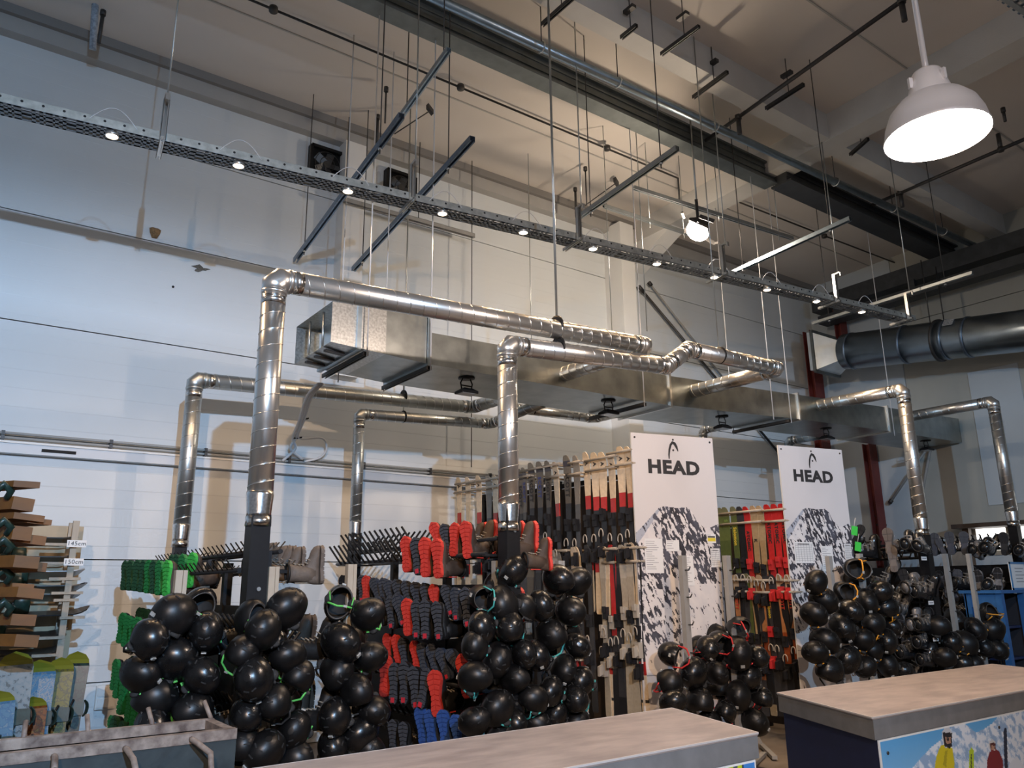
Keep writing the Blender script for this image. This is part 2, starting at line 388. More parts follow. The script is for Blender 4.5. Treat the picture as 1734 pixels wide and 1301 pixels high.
# small droppers and clips fixed to the roof
for i, (x, y, ln) in enumerate([(654, 148, .5), (640, 195, .42), (974, 318, .5), (991, 283, .62), (1698, 183, .2), (175, 18, .4)]):
    p = onZ(x, y, 7.66); r = thing('ceiling_dropper', ['dark rod dropper above the bluish struts','dark sprinkler dropper left of the bluish struts','stubby dropper above the cable tray beside the column','thin dropper right of the stubby one near the column','dropper at the right edge beside the bell lamp','dark nozzle dropper beside the pale tube in the top left'][i], 'dropper', p)
    MB().cyl(p, p+Vector((0, 0, -ln)), .011 if i in (0, 3) else .02, 7).build('rod', IRON, r)
    MB().cyl(p, p+Vector((0, 0, -.06)), .03, 8).build('cap', IRON, r)
for i, (x, y) in enumerate([(728, 182), (1043, 305)]):
    p = onZ(x, y, 7.67); r = thing('roof_clip', ['dark roof clip with a stay rod above the bluish struts', 'dark roof clip with a stay rod near the column'][i], 'clip', p)
    MB().obox(p+Vector((0, 0, -.03)), (.05, .02, -.02), (0, .03, 0), (0, 0, .03)).build('body', IRON, r)
    q = onZ(x-60 if i == 0 else x-55, y+45, 7.4)
    MB().cyl(p+Vector((0, 0, -.05)), q, .008, 6).build('stay_rod', IRON, r)
# pale tube at the top left, and its wire
pv = thing('ceiling_tube', 'pale bluish tube hanging down at the top left', 'tube', onY(157, 83, 8.5))
MB().cyl(onY(163, -20, 8.3), onY(157, 84, 8.5), .036, 12).build('tube', M('pale_tube', (.42, .48, .56), .5, var=.5, scale=40), pv)
# two black axial fans in the wall
for i, (x, y) in enumerate([(552, 281), (677, 320)]):
    c0 = onY(x, y, 8.96); r = thing('wall_fan', ['black square wall fan left of the bluish struts', 'black square wall fan behind the cable tray'][i], 'fan', c0)
    f_ = MB(); h = .22
    for s in (-1, 1): f_.box((c0.x-h, c0.y-.06, c0.z+s*h-.02), (c0.x+h, c0.y+.03, c0.z+s*h+.02)); f_.box((c0.x+s*h-.02, c0.y-.06, c0.z-h), (c0.x+s*h+.02, c0.y+.03, c0.z+h))
    f_.box((c0.x-h, c0.y+.0, c0.z-h), (c0.x+h, c0.y+.03, c0.z+h)); f_.build('frame', BLACKM, r)
    g = MB()
    for k in range(5):
        a = k*2*math.pi/5; v = Vector((math.cos(a), 0, math.sin(a))); w = Vector((-math.sin(a), .5, math.cos(a)))
        g.obox(c0+v*.10+Vector((0, -.02, 0)), v*.08, w*.045, v.cross(w)*.004)
    g.build('blades', M('fan_blade', (.06, .06, .06), .4), r)
    MB().cyl(c0+Vector((0, -.05, 0)), c0+Vector((0, .01, 0)), .05, 14).build('hub', IRON, r)
    g = MB()
    for rr in (.10, .17): g.tube([c0+Vector((rr*math.cos(a), -.055, rr*math.sin(a))) for a in np.linspace(0, 2*math.pi, 25)[:-1]], .004, 4, closed=True)
    g.build('guard', IRON, r)
# boxed riser on the wall behind the duct
x0 = onY(577, 420, 8.8).x
MBr = MB().box((x0, 8.78, 4.2), (x0+.30, 9.0, 7.42)); struct('trim_10', MBr, WHITEP)
# conduits and trunking low on the wall
def zw(x, y): return onY(x, y, 8.96).z
tr = thing('cable_trunking', 'pale cable trunking with dark underside along the long wall', 'trunking', (-2, 8.93, 3.0))
MB().box((-2, 8.89, 2.96), (7.4, 8.995, 3.06)).build('body', M('trunk_paint', (.60, .63, .66), .5), tr)
MB().box((-2, 8.875, 3.055), (7.4, 8.995, 3.075)).build('lid', WHITEP, tr)
for x, w in ((-.1, .25), (.75, .30)): MB().box((x, 8.885, 2.99), (x+w, 8.89, 3.02)).build('slot', DARK, tr)
for k, z in enumerate((3.16, 3.115)):
    cd_ = thing('wall_conduit', ['upper thin conduit clipped along the long wall', 'lower thin conduit clipped along the long wall'][k], 'conduit', (-2, 8.95, z))
    MB().cyl((-2, 8.955, z), (8.3, 8.955, z), .014, 8).build('tube', M('conduit_grey', (.35, .35, .34), .5), cd_)
    for x in np.arange(-1.5, 8.2, .95): MB().box((x, 8.93, z-.02), (x+.03, 9.0, z+.02)).build('clip', IRON, cd_)
# stains on the upper wall
st = thing('wall_stain', 'brown expanding foam blob on the upper left wall', 'stain', onY(262, 395, 8.98))
b = MB(); c0 = onY(262, 395, 8.99)
b.loft([[c0+Vector((r*math.cos(a)*(1+.3*math.sin(3*a)), y, 1.5*r*math.sin(a)*(1+.25*math.cos(2*a)))) for a in np.linspace(0, 2*math.pi, 13)[:-1]] for r, y in ((.05, .01), (.055, -.01), (.03, -.035), (.005, -.045))])
b.build('blob', M('foam', (.34, .20, .09), .9, var=.5, scale=60), st)
st = thing('wall_stain', 'torn dark fixing hole high on the wall left of the tall pipe', 'hole', onY(340, 455, 8.98)); c0 = onY(340, 455, 8.995)
b = MB(); b.prism([c0+Vector((.075*math.cos(a)*(1+.5*math.sin(5*a)), 0, .035*math.sin(a)*(1+.6*math.cos(3*a)))) for a in np.linspace(0, 2*math.pi, 21)[:-1]], (0, -.006, 0)); b.build('tear', M('tear', (.16, .15, .13), .9, var=.6, scale=60), st)
st = thing('wall_stain', 'tiny dark hole in the wall below the torn fixing', 'hole', onY(293, 486, 8.98)); c0 = onY(293, 486, 8.995)
MB().cyl(c0, c0+Vector((0, -.008, 0)), .014, 10).build('hole', DARK, st)
sk = thing('wall_outlet', 'white double power socket on the lower left wall', 'outlet', onY(178, 1180, 9))
c0 = onY(178, 1180, 9.0)
MB().box((c0.x-.09, 8.95, c0.z-.11), (c0.x+.09, 9.0, c0.z+.11)).build('box', WHITEP, sk)
for s in (-1, 1):
    o = MB().box((c0.x-.075, 8.94, c0.z+s*.052-.04), (c0.x+.075, 8.951, c0.z+s*.052+.04)).build('cover', PAPER, sk)
# wall braces near the corner and red steel columns
for i, (a, b) in enumerate([((1084, 488), (1328, 778)), ((1100, 480), (1240, 660))]):
    p, q = onY(*a, 8.9), onY(*b, 8.9); r = thing('wall_brace', ['dark diagonal brace rod on the wall beyond the column', 'pale diagonal brace rod on the wall beyond the column'][i], 'brace', p)
    MB().cyl(p, q, .022 if i == 0 else .015, 8).build('rod', IRON if i == 0 else GREYP, r); MB().cyl(p-(q-p)*.01, p+(q-p)*.02, .035, 8).build('end', IRON, r)
for i, (x, y, z0, z1, w) in enumerate([(13.85, 8.75, 0, 6.6, .16), (14.05, 8.2, 6.0, 7.3, .13), (14.1, 7.95, 0, 4.2, .14)]):
    r = thing('red_column', ['tall red steel column in the far corner', 'short red steel stub above the round duct end', 'red steel column under the rectangular duct'][i], 'column', (x, y, z0))
    MB().box((x-w, y-w/2, z0), (x+w*.8, y-w/2+.015, z1)).build('flange', REDST, r); MB().box((x-w, y+w/2-.015, z0), (x+w*.8, y+w/2, z1)).build('flange', REDST, r)
    MB().box((x-.02, y-w/2+.015, z0), (x+.02, y+w/2-.015, z1)).build('web', REDST, r)
for i, (a, b) in enumerate([((1508, 850), (1580, 745)), ((1557, 858), (1578, 748))]):
    p, q = onX(*a, 14.2), onX(*b, 14.2); r = thing('wall_brace', ['slanting grey brace on the end wall left of the pipe bend', 'steeper grey brace on the end wall left of the pipe bend'][i], 'brace', p)
    MB().cyl(p, q, .025, 8).build('rod', GREYP, r); MB().cyl(p-(q-p)*.02, p+(q-p)*.03, .04, 8).build('end', IRON, r)
# beams along the top of the end wall
r = thing('end_beam', 'dark double steel beam high along the end wall', 'beam', (13.8, 0, 6.6))
MB().box((13.75, -2, 6.95), (14.1, 8.6, 7.25)).build('upper_beam', M('end_steel', (.07, .075, .08), .5, .5, var=.3), r)
MB().box((13.6, 0, 6.62), (13.9, 8.4, 6.78)).build('lower_beam', MATS['end_steel'], r)
for y in (2.5, 4.5, 6.5, 8): MB().box((13.7, y, 6.76), (13.8, y+.12, 6.97)).build('stub', MATS['end_steel'], r)
# ================================================================== OVERHEAD
# ---- cable tray with spotlights
TZ = 5.2
TA, TB = onZ(-90, 162, TZ), onZ(1540, 546, TZ)
td = (TB-TA).normalized(); tp = Vector((-td.y, td.x, 0)); TL = (TB-TA).length; TW = .20
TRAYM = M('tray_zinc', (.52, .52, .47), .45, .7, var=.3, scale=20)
TRAYD = M('tray_underside_shade', (.26, .28, .30), .5, .7, var=.3, scale=20)  # underside shade put into a darker tone of the tray zinc
tray = thing('cable_tray', 'long perforated metal cable tray hanging across the hall', 'cable tray', TA)
for s, nm in ((-1, 'side_flange'), (1, 'side_flange')):
    b = MB(); c = TA+td*(TL/2)+tp*(s*TW/2); b.obox(c+Vector((0, 0, .035)), td*(TL/2), tp*.002, Vector((0, 0, .035)))
    b.obox(c+Vector((0, 0, .07))-tp*s*.008, td*(TL/2), tp*.008, Vector((0, 0, .002)))
    b.build(nm, TRAYM, tray)
b = MB()
for k in range(int(TL/.14)):                       # pierced holes of the near flange read as dark dots
    c = TA+td*(.05+k*.14)-tp*(TW/2+.003)+Vector((0, 0, .045)); b.cyl(c, c+tp*.002, .011, 7)
o = b.build('flange_holes', DARK, tray); o['kind'] = 'stuff'
b = MB(); n = int(TL/.052)
for s in (-.9, -.3, .3, .9): b.obox(TA+td*(TL/2)+tp*(s*TW/2), td*(TL/2), tp*.011, Vector((0, 0, .002)))
for k in range(n):
    w = .013 if k % 4 else .024
    if k % 6 == 3: continue
    b.obox(TA+td*(.03+k*.052), td*w, tp*(TW/2), Vector((0, 0, .002)))
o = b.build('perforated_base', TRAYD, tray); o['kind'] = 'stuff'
for s, z in ((-.5, .02), (.1, .025), (.5, .02), (.3, .03)):      # cables lying in it
    MB().cyl(TA+tp*(s*TW*.6)+Vector((0, 0, z)), TB+tp*(s*TW*.6)+Vector((0, 0, z)), .012, 6).build('cable', IRON, tray)
HANG = [272, 690, 970, 1214, 1405, 1527]
for x in HANG:
    c = onZ(x, 183+.235*x, TZ); t_ = (c-TA).dot(td); c = TA+td*t_
    b = MB(); near = c-tp*(TW/2+.03)
    b.channel(c+tp*(TW/2+.06)+Vector((0, 0, -.02)), near-tp*.05+Vector((0, 0, -.02)), .04, .03)
    b.channel(near+Vector((0, 0, -.02)), near+Vector((0, 0, .36)), .045, .045)
    b.bar(near+Vector((0, 0, .35)), near-tp*.10+Vector((0, 0, .35)), .04, .02); b.bar(near-tp*.10+Vector((0, 0, .35)), near-tp*.10+Vector((0, 0, .30)), .03, .012)
    b.build('hanger'  , GALV, tray)
    top = near-tp*.06
    MB().cyl(top+Vector((0, 0, .33)), (top.x, top.y, ceil_z(top.y)), .007, 6).build('hanger_rod', GALV2, tray)
SPX = [(190, 228), (405, 279), (590, 324), (750, 362), (886, 395), (1005, 422), (1114, 447), (1213, 469), (1303, 490), (1386, 510), (1463, 528)]
GLOW = M('spot_glow', (1, .9, .75), .4, emit=(1.0, .78, .55), estr=14)
HOUS = M('spot_housing', (.55, .53, .50), .35, .8)
for i, (x, y) in enumerate(SPX):
    c = onZ(x, y, TZ-.03); t_ = (c-TA).dot(td); c = TA+td*t_-tp*.02+Vector((0, 0, -.012))
    lb = ('small warm spotlight under the cable tray, %s from the left' % ORD[i]) if i < 10 else 'small warm spotlight at the far right end of the cable tray'
    r = thing('tray_spotlight', lb, 'spotlight', c, 'spotlights under the cable tray')
    MB().lathe([(.0, .03), (.035, .03), (.05, .005), (.05, -.018), (.044, -.018), (.044, -.012)], 16, o=c).build('housing', HOUS, r)
    MB().lathe([(.044, -.012), (.03, -.022), (0, -.026)], 16, o=c).build('lens', GLOW, r)
    n_ = c-tp*(TW/2-.02)
    MB().tube([n_+td*(k-.5)*-.34+Vector((0, 0, .05+.14*math.sin(math.pi*k))) for k in np.linspace(0, 1, 9)], .004, 5).build('cable', CABLE, r)
    l = lamp('spot_light', 'SPOT', c+Vector((0, 0, -.035)), 60, (1.0, .66, .38), .04, c+Vector((0, 0, -3)), 130, .5); l.parent = r; l.location = (0, 0, -.035)
# ---- bluish struts square to the tray
SZ = TZ+.42
SL = [((500, 441), (680, 196), .055, STRUT, 'bluish strut channel crossing above the tray, left one of a pair'), ((596, 459), (800, 235), .055, STRUT, 'bluish strut channel crossing above the tray, right one of a pair'),
      ((983, 366), (1147, 251), .05, GALV2, 'grey strut crossing the roof space beside the column'), ((1237, 463), (1440, 370), .05, GALVB, 'pale strut rising right of the floodlight'),
      ((1376, 548), (1647, 462), .045, GALV2, 'pale strut at the far end of the cable tray')]
for a, b_, w, m_, lb in SL:
    p, q = onZ(*a, SZ), onZ(*b_, SZ); r = thing('strut_channel', lb, 'strut', p, 'strut channels above the tray')
    MB().channel(p, q, w, w).build('channel', m_, r)
    for t_ in (.12, .85):
        c = p+(q-p)*t_; MB().cyl(c+Vector((0, 0, -.09)), (c.x, c.y, ceil_z(c.y)), .006, 6).build('hanger_rod', IRON, r); MB().cyl(c+Vector((0, 0, -.05)), c+Vector((0, 0, -.03)), .018, 6).build('nut', SEAM, r)
p, q = onZ(682, 193, SZ+.9), onZ(760, 84, SZ+.9); r = thing('strut_channel', 'paler strut continuing upward from the left bluish strut', 'strut', p, 'strut channels above the tray')
MB().channel(p, q, .05, .05).build('channel', GALVB, r)
for t_ in (.1, .9):
    c = p+(q-p)*t_; MB().cyl(c, (c.x, c.y, ceil_z(c.y)), .006, 6).build('hanger_rod', IRON, r)
p, q = onY(580, 338, 8.7), onY(803, 400, 8.7); r = thing('strut_channel', 'flat grey rail in front of the wall under the tray', 'strut', p, 'strut channels above the tray')
MB().channel(p, q, .05, .06).build('channel', GREYP, r)
for t_ in (.02, .55, .98):
    c = p+(q-p)*t_; MB().cyl((c.x, c.y, 3.2 if t_ > .9 else c.z), (c.x, c.y, ceil_z(c.y)), .006, 6).build('hanger_rod', IRON, r)
# ---- rails and floodlight
for i, (a, b_) in enumerate([((1073, 318), (1342, 404)), ((1022, 349), (1172, 398))]):
    z = 6.55; p, q = onZ(*a, z), onZ(*b_, z); r = thing('lamp_rail', ['upper long rail above the floodlight', 'lower short rail left of the floodlight'][i], 'rail', p)
    MB().channel(p, q, .045, .05).build('channel', GALV2, r)
    for t_ in (.03, .5, .9):
        c = p+(q-p)*t_; MB().cyl(c+Vector((0, 0, -1.9 if t_ < .1 else -.1)), (c.x, c.y, ceil_z(c.y)), .006, 6).build('hanger_rod', GALV2, r)
FC = onY(1183, 389, 6.1)
fl = thing('floodlight', 'glaring white floodlight hanging on a rod below the roof', 'floodlight', FC)
fdir = Vector((-.34, .42, -.80)).normalized(); fx = fdir.cross(Vector((0, 0, 1))).normalized(); fy = fx.cross(fdir)
b = MB(); b.loft([[FC-fdir*d+fx*(a*sx)+fy*(a*sy*.8) for sx, sy in ((-1,-1),(1,-1),(1,1),(-1,1))] for d, a in ((.0, .17), (.03, .17), (.08, .12), (.13, .08))], sm=False); b.build('housing', IRON, fl)
MB().lathe([(.15, 0), (.145, .05), (.11, .10), (.06, .125), (0, .13)], 20).build('lens', M('flood_glow', (1, 1, 1), .4, emit=(1, .90, .80), estr=40), fl, local=True)
fl.children[-1].rotation_mode = 'QUATERNION'; fl.children[-1].rotation_quaternion = fdir.to_track_quat('Z', 'Y'); fl.children[-1].location = fdir*.004
b = MB()
for s in (-1, 1): b.bar(FC+fx*s*.22, FC+fx*s*.22+Vector((0, 0, .30)), .03, .012)
b.bar(FC+fx*.23+Vector((0, 0, .30)), FC-fx*.23+Vector((0, 0, .30)), .04, .03); b.build('yoke', IRON, fl)
b = MB()
for s in (-1, 1):
    b.bar(FC+fx*s*.30-fdir*.05, FC+fx*s*.34-fdir*.05-fy*.2, .012, .05); b.bar(FC+fx*s*.16+fy*.2, FC+fx*s*.30+fy*.22, .03, .02)
b.bar(FC+fx*.34-fy*.2-fdir*.05, FC+fx*.24-fy*.26-fdir*.05, .03, .03); b.build('frame', IRON, fl)
MB().cyl(FC+Vector((0, 0, .30)), (FC.x, FC.y, ceil_z(6.1)), .012, 8).build('drop_rod', GALV2, fl)
l = lamp('flood_lamp', 'POINT', FC+fdir*.22, 122, (1.0, .80, .60), .08); l.parent = fl; l.location = fdir*.22
# ---- bell-shaped pendants (one in view, two further back in the hall)
ALU = M('spun_aluminium', (.72, .71, .72), .38, .45, var=.06, scale=3)
LAMPIN = M('lamp_inner', (.95, .95, .93), .5, emit=(1.0, .97, .93), estr=5)
def bell(loc, power, color, label):
    r = thing('pendant_lamp', label, 'lamp', loc)
    x, y, z = loc
    MB().lathe([(.29, 0), (.293, .012), (.288, .02), (.275, .09), (.245, .17), (.19, .235), (.13, .268), (.09, .278)], 40, o=loc).build('shade', ALU, r)
    MB().lathe([(.288, .004), (.27, .085), (.24, .16), (.185, .225), (.12, .255), (0, .26)], 40, o=loc).build('reflector', LAMPIN, r)
    MB().lathe([(.13, .266), (.125, .29), (.088, .425), (.08, .44), (.0, .442)], 24, o=loc).build('neck', ALU, r)
    for a in (.8, 2.6, 4.4): MB().obox(Vector(loc)+Vector((.115*math.cos(a), .115*math.sin(a), .36)), (.012*math.cos(a), .012*math.sin(a), 0), (-.01*math.sin(a), .01*math.cos(a), 0), (0, 0, .035)).build('clip', ALU, r)
    MB().cyl((x, y, z+.44), (x, y, ceil_z(y)), .018, 10).build('stem', ALU, r)
    MB().lathe([(.0, .08), (.06, .085), (.075, .12), (.06, .18), (0, .2)], 20, o=loc).build('bulb', LAMPIN, r)
    l = lamp('pendant_light', 'POINT', (x, y, z-.015), power, color, .05); l.parent = r; l.location = (0, 0, -.015)
    return r
for i, (lc, pw, cl) in enumerate(PENDANTS):
    bell(lc, pw, cl, ['large spun aluminium bell pendant lamp at the upper right', 'cool aluminium bell lamp behind the viewer to the right'][i])
for i, (lc, tg, pw, cl, cone) in enumerate(PROJECTORS):
    lc = Vector(lc); dr = (Vector(tg)-lc).normalized(); ux = dr.cross(Vector((0, 0, 1))).normalized(); uy = ux.cross(dr)
    r = thing('projector_lamp', ['cool projector lamp behind the viewer aimed at the left wall', 'warm projector lamp behind the viewer aimed at the ski racks', 'cool projector lamp added behind the viewer to brighten the far corner'][i], 'lamp', lc)
    MB().loft([[lc-dr*d+ux*(a*sx)+uy*(a*sy*.8) for sx, sy in ((-1,-1),(1,-1),(1,1),(-1,1))] for d, a in ((.0, .05), (.06, .05), (.14, .04))], sm=False).build('housing', IRON, r)
    hd = Vector((dr.x, dr.y, 0)).normalized(); MB().obox(lc+hd*.28+Vector((0, 0, .020)), hd*.25, ux*.34, Vector((0, 0, .004))).build('visor', BLACKM, r)  # visor added to keep projector light off the upper wall
    MB().obox(lc+dr*.004, ux*.12, uy*.03, dr*.003).build('lens', M('projector_glass_%d' % i, (.9, .9, .9), .3, emit=cl, estr=3), r)
    MB().bar(lc-ux*.17, lc+ux*.17, .03, .02).bar(lc+ux*.17, lc+ux*.17+Vector((0, 0, .25)), .02, .02).bar(lc-ux*.17, lc-ux*.17+Vector((0, 0, .25)), .02, .02).bar(lc-ux*.18+Vector((0, 0, .25)), lc+ux*.18+Vector((0, 0, .25)), .03, .02).build('yoke', IRON, r)
    MB().cyl(lc+Vector((0, 0, .25)), (lc.x, lc.y, ceil_z(lc.y)), .015, 8).build('drop_rod', IRON, r)
    l = lamp('projector_light', 'SPOT', lc+dr*.02, pw, cl, .05, lc+dr*3, cone, 1.0); l.parent = r; l.location = dr*.02
# ---- ribbed tray end in the top right corner
r = thing('cable_tray', 'coarse ribbed cable tray in the top right corner', 'cable tray', onZ(1700, 0, 6.2))
p, q = onZ(1600, -62, 6.2), onZ(1800, 72, 6.2); d = (q-p).normalized(); nrm = Vector((d.y, -d.x, 0)); 
if nrm.y > 0: nrm = -nrm
b = MB()
for k in range(8):
    c = (p+q)/2+nrm*(.03+k*.075); b.obox(c, d*((q-p).length/2), nrm*.02, Vector((0, 0, .012)))
b.build('slats', GALV2, r)
b = MB()
for k in range(22):
    c = p+d*((k+.5)/22*(q-p).length)+nrm*.3+Vector((0, 0, .02)); b.obox(c, d*.014, nrm*.32, Vector((0, 0, .004)))
b.build('cross_bars', STRUT, r)
# ---- rectangular duct
DY0, DY1 = 6.33, 7.2
ZB = ([2.6, 3.62, 6.9, 9.5, 11.85, 14.25], [3.78, 3.73, 3.74, 3.87, 3.95, 4.00]); ZT = ([2.6, 3.60, 3.61, 6.95, 9.5, 11.85, 14.25], [4.16, 4.20, 4.05, 4.11, 4.22, 4.33, 4.42])
zb = lambda x: float(np.interp(x, *ZB)); zt = lambda x: float(np.interp(x, *ZT))
du = thing('rectangular_duct', 'long rectangular galvanised air duct above the boot racks', 'duct', (2.6, DY0, 3.73))
def dsec(x0, x1, nm='duct_section', grow=0.0, m_=None):
    b = MB(); e = .006
    P = lambda x, y, z: (x, y, z)
    ring = lambda x, g: [(x, DY0-g, zb(x)-g), (x, DY1+g, zb(x)-g), (x, DY1+g, zt(x)+g), (x, DY0-g, zt(x)+g)]
    b.loft([ring(x0, grow), ring(x1, grow)], sm=False, caps=nm == 'flange'); return b.build(nm, m_ or GALVD, du)
GALVD = M('duct_sheet', (.40, .43, .42), .33, 1.0, var=.3, scale=5, bump=.05, bscale=3)
GALVS = M('duct_spangle', (.62, .64, .63), .35, 1.0, var=.4, scale=45)
dsec(2.62, 2.86, m_=GALVS); dsec(2.90, 3.16, m_=GALVS); dsec(3.16, 3.59); dsec(3.63, 6.92); dsec(6.95, 9.5); dsec(9.53, 11.84); dsec(11.87, 14.2)
for x0, x1 in ((2.86, 2.90), (3.595, 3.63), (6.92, 6.95), (9.5, 9.53), (11.84, 11.87)): dsec(x0, x1, 'flange', .025, SEAM if x0 > 6 else GALVB)
b = MB(); b.box((14.19, DY0, 4.0), (14.2, DY1, 4.42)); b.build('end_plate', GALVD, du)
b = MB()
for y in (6.62, 6.95): b.cyl((2.66, y, 3.79), (2.66, y, 4.15), .012, 8)
b.build('stay', GALV2, du)
b = MB(); b.box((3.4, DY0+.01, 3.80), (3.41, DY1-.01, 4.14)); b.build('damper', GALVB, du)
for y in (6.55, 6.78, 7.0):
    MB().obox((2.75, y, 3.755), (.1, .02, 0), (-.004, .02, 0), (0, 0, .01)).build('vane', IRON, du)
for x in (2.95, 3.61, 6.48, 9.25):
    z = zb(x)-.045; b = MB(); b.channel((x, DY0-.03, z), (x, DY1+.06, z), .045, .04); b.build('support', IRON, du)
for x, y, top in ((2.95, DY0-.05, 7.9), (3.1, DY1+.05, 7.8), (3.61, DY0-.05, 7.9), (3.61, DY1+.05, 7.8), (6.48, DY0-.02, 7.8), (9.25, DY0-.05, 7.8), (9.25, DY1+.05, 7.8), (8.75, 6.2, 7.8), (11.9, DY0-.05, 7.8)):
    MB().cyl((x, y, zb(x)-.08), (x, y, ceil_z(y)), .0065, 6).build('hanger_rod', CABLE, du)
for i, (px_, py_) in enumerate([(790, 640), (1030, 678), (1222, 703), (1398, 724), (1567, 745)]):
    c = onZ(px_, py_, zb(onY(px_, py_, 6.85).x)); c.z = zb(c.x); r = thing('duct_spotlight', ['small black spotlight under the duct near its open end', 'small black spotlight under the duct left of the first banner', 'small black spotlight under the duct above the first banner', 'small black spotlight under the duct above the second banner', 'small black spotlight under the duct beside the right pipes'][i], 'spotlight', c, 'black spotlights under the duct')
    MB().lathe([(0, 0), (.085, 0), (.085, -.012), (0, -.012)], 18, o=c).build('mount_plate', BLACKM, r)
    b = MB()
    for s in (-1, 1): b.tube([c+Vector((s*.045, 0, -.01)), c+Vector((s*.07, 0, -.06)), c+Vector((s*.055, 0, -.13))], .007, 6)
    b.bar(c+Vector((-.06, 0, -.085)), c+Vector((.06, 0, -.085)), .012, .012); b.build('bracket', BLACKM, r)
    b = MB(); b.loft([[c+Vector((sx*a, sy*a*.8, -zz)) for sx, sy in ((-1,-1),(1,-1),(1,1),(-1,1))] for a, zz in ((.05, .115), (.095, .145), (.095, .17))], sm=False); b.build('housing', BLACKM, r)
    MB().obox(c+Vector((0, 0, -.172)), (.08, 0, 0), (0, .062, 0), (0, 0, .002)).build('lens', M('spot_glass', (.35, .38, .40), .15), r)
# ---- spiral-seam pipes
def corner_path(pts, rad):
    """legs and mitred elbows through the corner points"""
    pts = [Vector(p) for p in pts]; legs = []; elbows = []; start = pts[0]
    for i in range(1, len(pts)-1):
        a = (pts[i-1]-pts[i]).normalized(); b = (pts[i+1]-pts[i]).normalized(); an = a.angle(b)
        t_ = min(rad/math.tan(an/2), .45*(pts[i-1]-pts[i]).length, .45*(pts[i+1]-pts[i]).length)
        s, e = pts[i]+a*t_, pts[i]+b*t_
        legs.append((start, s))
        if an > math.radians(110): elbows.append([s, pts[i], e])
        else:
            k = .42; elbows.append([s, s.lerp(pts[i], .58), e.lerp(pts[i], .58), e])
        start = e
    legs.append((start, pts[-1]))
    return legs, elbows
def spiral(p, q, r, pitch=.115, t=.0042):
    p, q = Vector(p), Vector(q); d = q-p; L = d.length; d.normalize()
    u = d.cross(Vector((0, 0, 1)) if abs(d.z) < .9 else Vector((1, 0, 0))).normalized(); v = d.cross(u)
    n = max(2, int(L/pitch*14)); 
    return MB().tube([p+d*(L*k/n)+(u*math.cos(2*math.pi*(k/14))+v*math.sin(2*math.pi*(k/14)))*r for k in range(n+1)], t, 4, caps=False)
def ring(c, d, r, t=.006, n=18, m_=None, w=.012):
    c, d = Vector(c), Vector(d).normalized()
    return MB().tube([c-d*w*1.02, c-d*w, c+d*w, c+d*w*1.02], [r*.9, r+t, r+t, r*.9], n)
def duct_pipe(name, label, pts, r, m_=None, bottom=None, group='spiral pipes of the boot dryers', clamps=()):
    m_ = m_ or GALV; o = thing(name, label, 'pipe', pts[0], group)
    legs, elbows = corner_path(pts, r*1.25)
    for (a, b) in legs:
        MB().cyl(a, b, r, 28).build('pipe', m_, o); spiral(a, b, r).build('spiral_seam', SEAM, o)
    for e in elbows:
        MB().tube(e, r*1.02, 28).build('elbow', m_, o)
        for c, dd in ((e[0], e[1]-e[0]), (e[-1], e[-1]-e[-2])): ring(c, dd, r*1.01, .005).build('collar', m_, o)
        for c, dd in ((e[0], e[0]-e[1]), (e[-1], e[-1]-e[-2])):
            cc = Vector(c)+dd.normalized()*.06; MB().cyl(cc-dd.normalized()*.03, cc+dd.normalized()*.03, r*1.015, 24).build('foil_tape', M('foil', (.75, .75, .74), .22, 1.0, var=.3, scale=60), o)
    for c, dd in clamps:
        ring(c, dd, r*1.03, .008, m_=None, w=.008).build('clamp', BLACKM, o)
        MB().cyl(Vector(c)+Vector((0, 0, r)), (c[0], c[1], ceil_z(c[1])), .006, 6).build('hanger_rod', GALV2, o)
    if bottom is not None:
        p = Vector(pts[0])
        MB().tube([p+Vector((0, 0, -.0)), p+Vector((0, 0, -.02)), p+Vector((0, 0, -.14)), p+Vector((0, 0, -.16))], [r*1.04, r*1.06, r*.95, r*.95], 24).build('reducer', MATS['foil'], o)
        MB().cyl(p+Vector((0, 0, -.16)), p+Vector((0, 0, -.22)), r*1.0, 24).build('foil_tape', MATS['foil'], o)
    return o
YF, YR = 5.1, 8.1
def vert(xpx, y0, y1, Y): return onY(xpx, y0, Y), onY(xpx, y1, Y)
RB = .082
XB = onY(450, 700, YF).x; pB2 = onY(1095, 586, YF)
pipeB = duct_pipe('spiral_pipe', 'tall galvanised spiral pipe rising left of the duct end, largest in view', [(XB, YF, 2.27), (XB, YF, 3.74), (pB2.x, YF, pB2.z), (pB2.x, DY0, pB2.z)], RB, bottom=1, clamps=[(onY(942, 552, YF), (1, 0, .05))])
XD = onY(860, 720, YF).x; d1, d2, d3 = onY(1128, 620, YF), onY(1165, 592, YF), onY(1318, 625, YF)
pipeD = duct_pipe('spiral_pipe', 'galvanised spiral pipe in front of the duct centre, stepping up to the right', [(XD, YF, 2.30), (XD, YF, 3.61), (d1.x, YF, d1.z), (d2.x, YF, d2.z), (d3.x, YF, d3.z), (d3.x, DY0, d3.z)], RB, bottom=1, clamps=[(onY(945, 588, YF), (1, 0, .05)), (onY(1218, 602, YF), (1, 0, .03))])
XE = onY(1545, 780, YF).x; XF = onY(1698, 780, YF).x
pipeE = duct_pipe('spiral_pipe', 'spiral pipe bending down right of the second banner', [(XE, YF, 2.45), (XE, YF, 4.10), (XE, DY0, 4.13)], RB, bottom=1)
pipeF = duct_pipe('spiral_pipe', 'spiral pipe bending down nearest the right edge', [(XF, YF, 2.65), (XF, YF, 4.28), (XF, DY0, 4.28)], RB, bottom=1)
XA = onY(318, 780, YR).x; XC = onY(606, 780, YR).x; a2 = onY(800, 690, YR); c2 = onY(830, 718, YR)
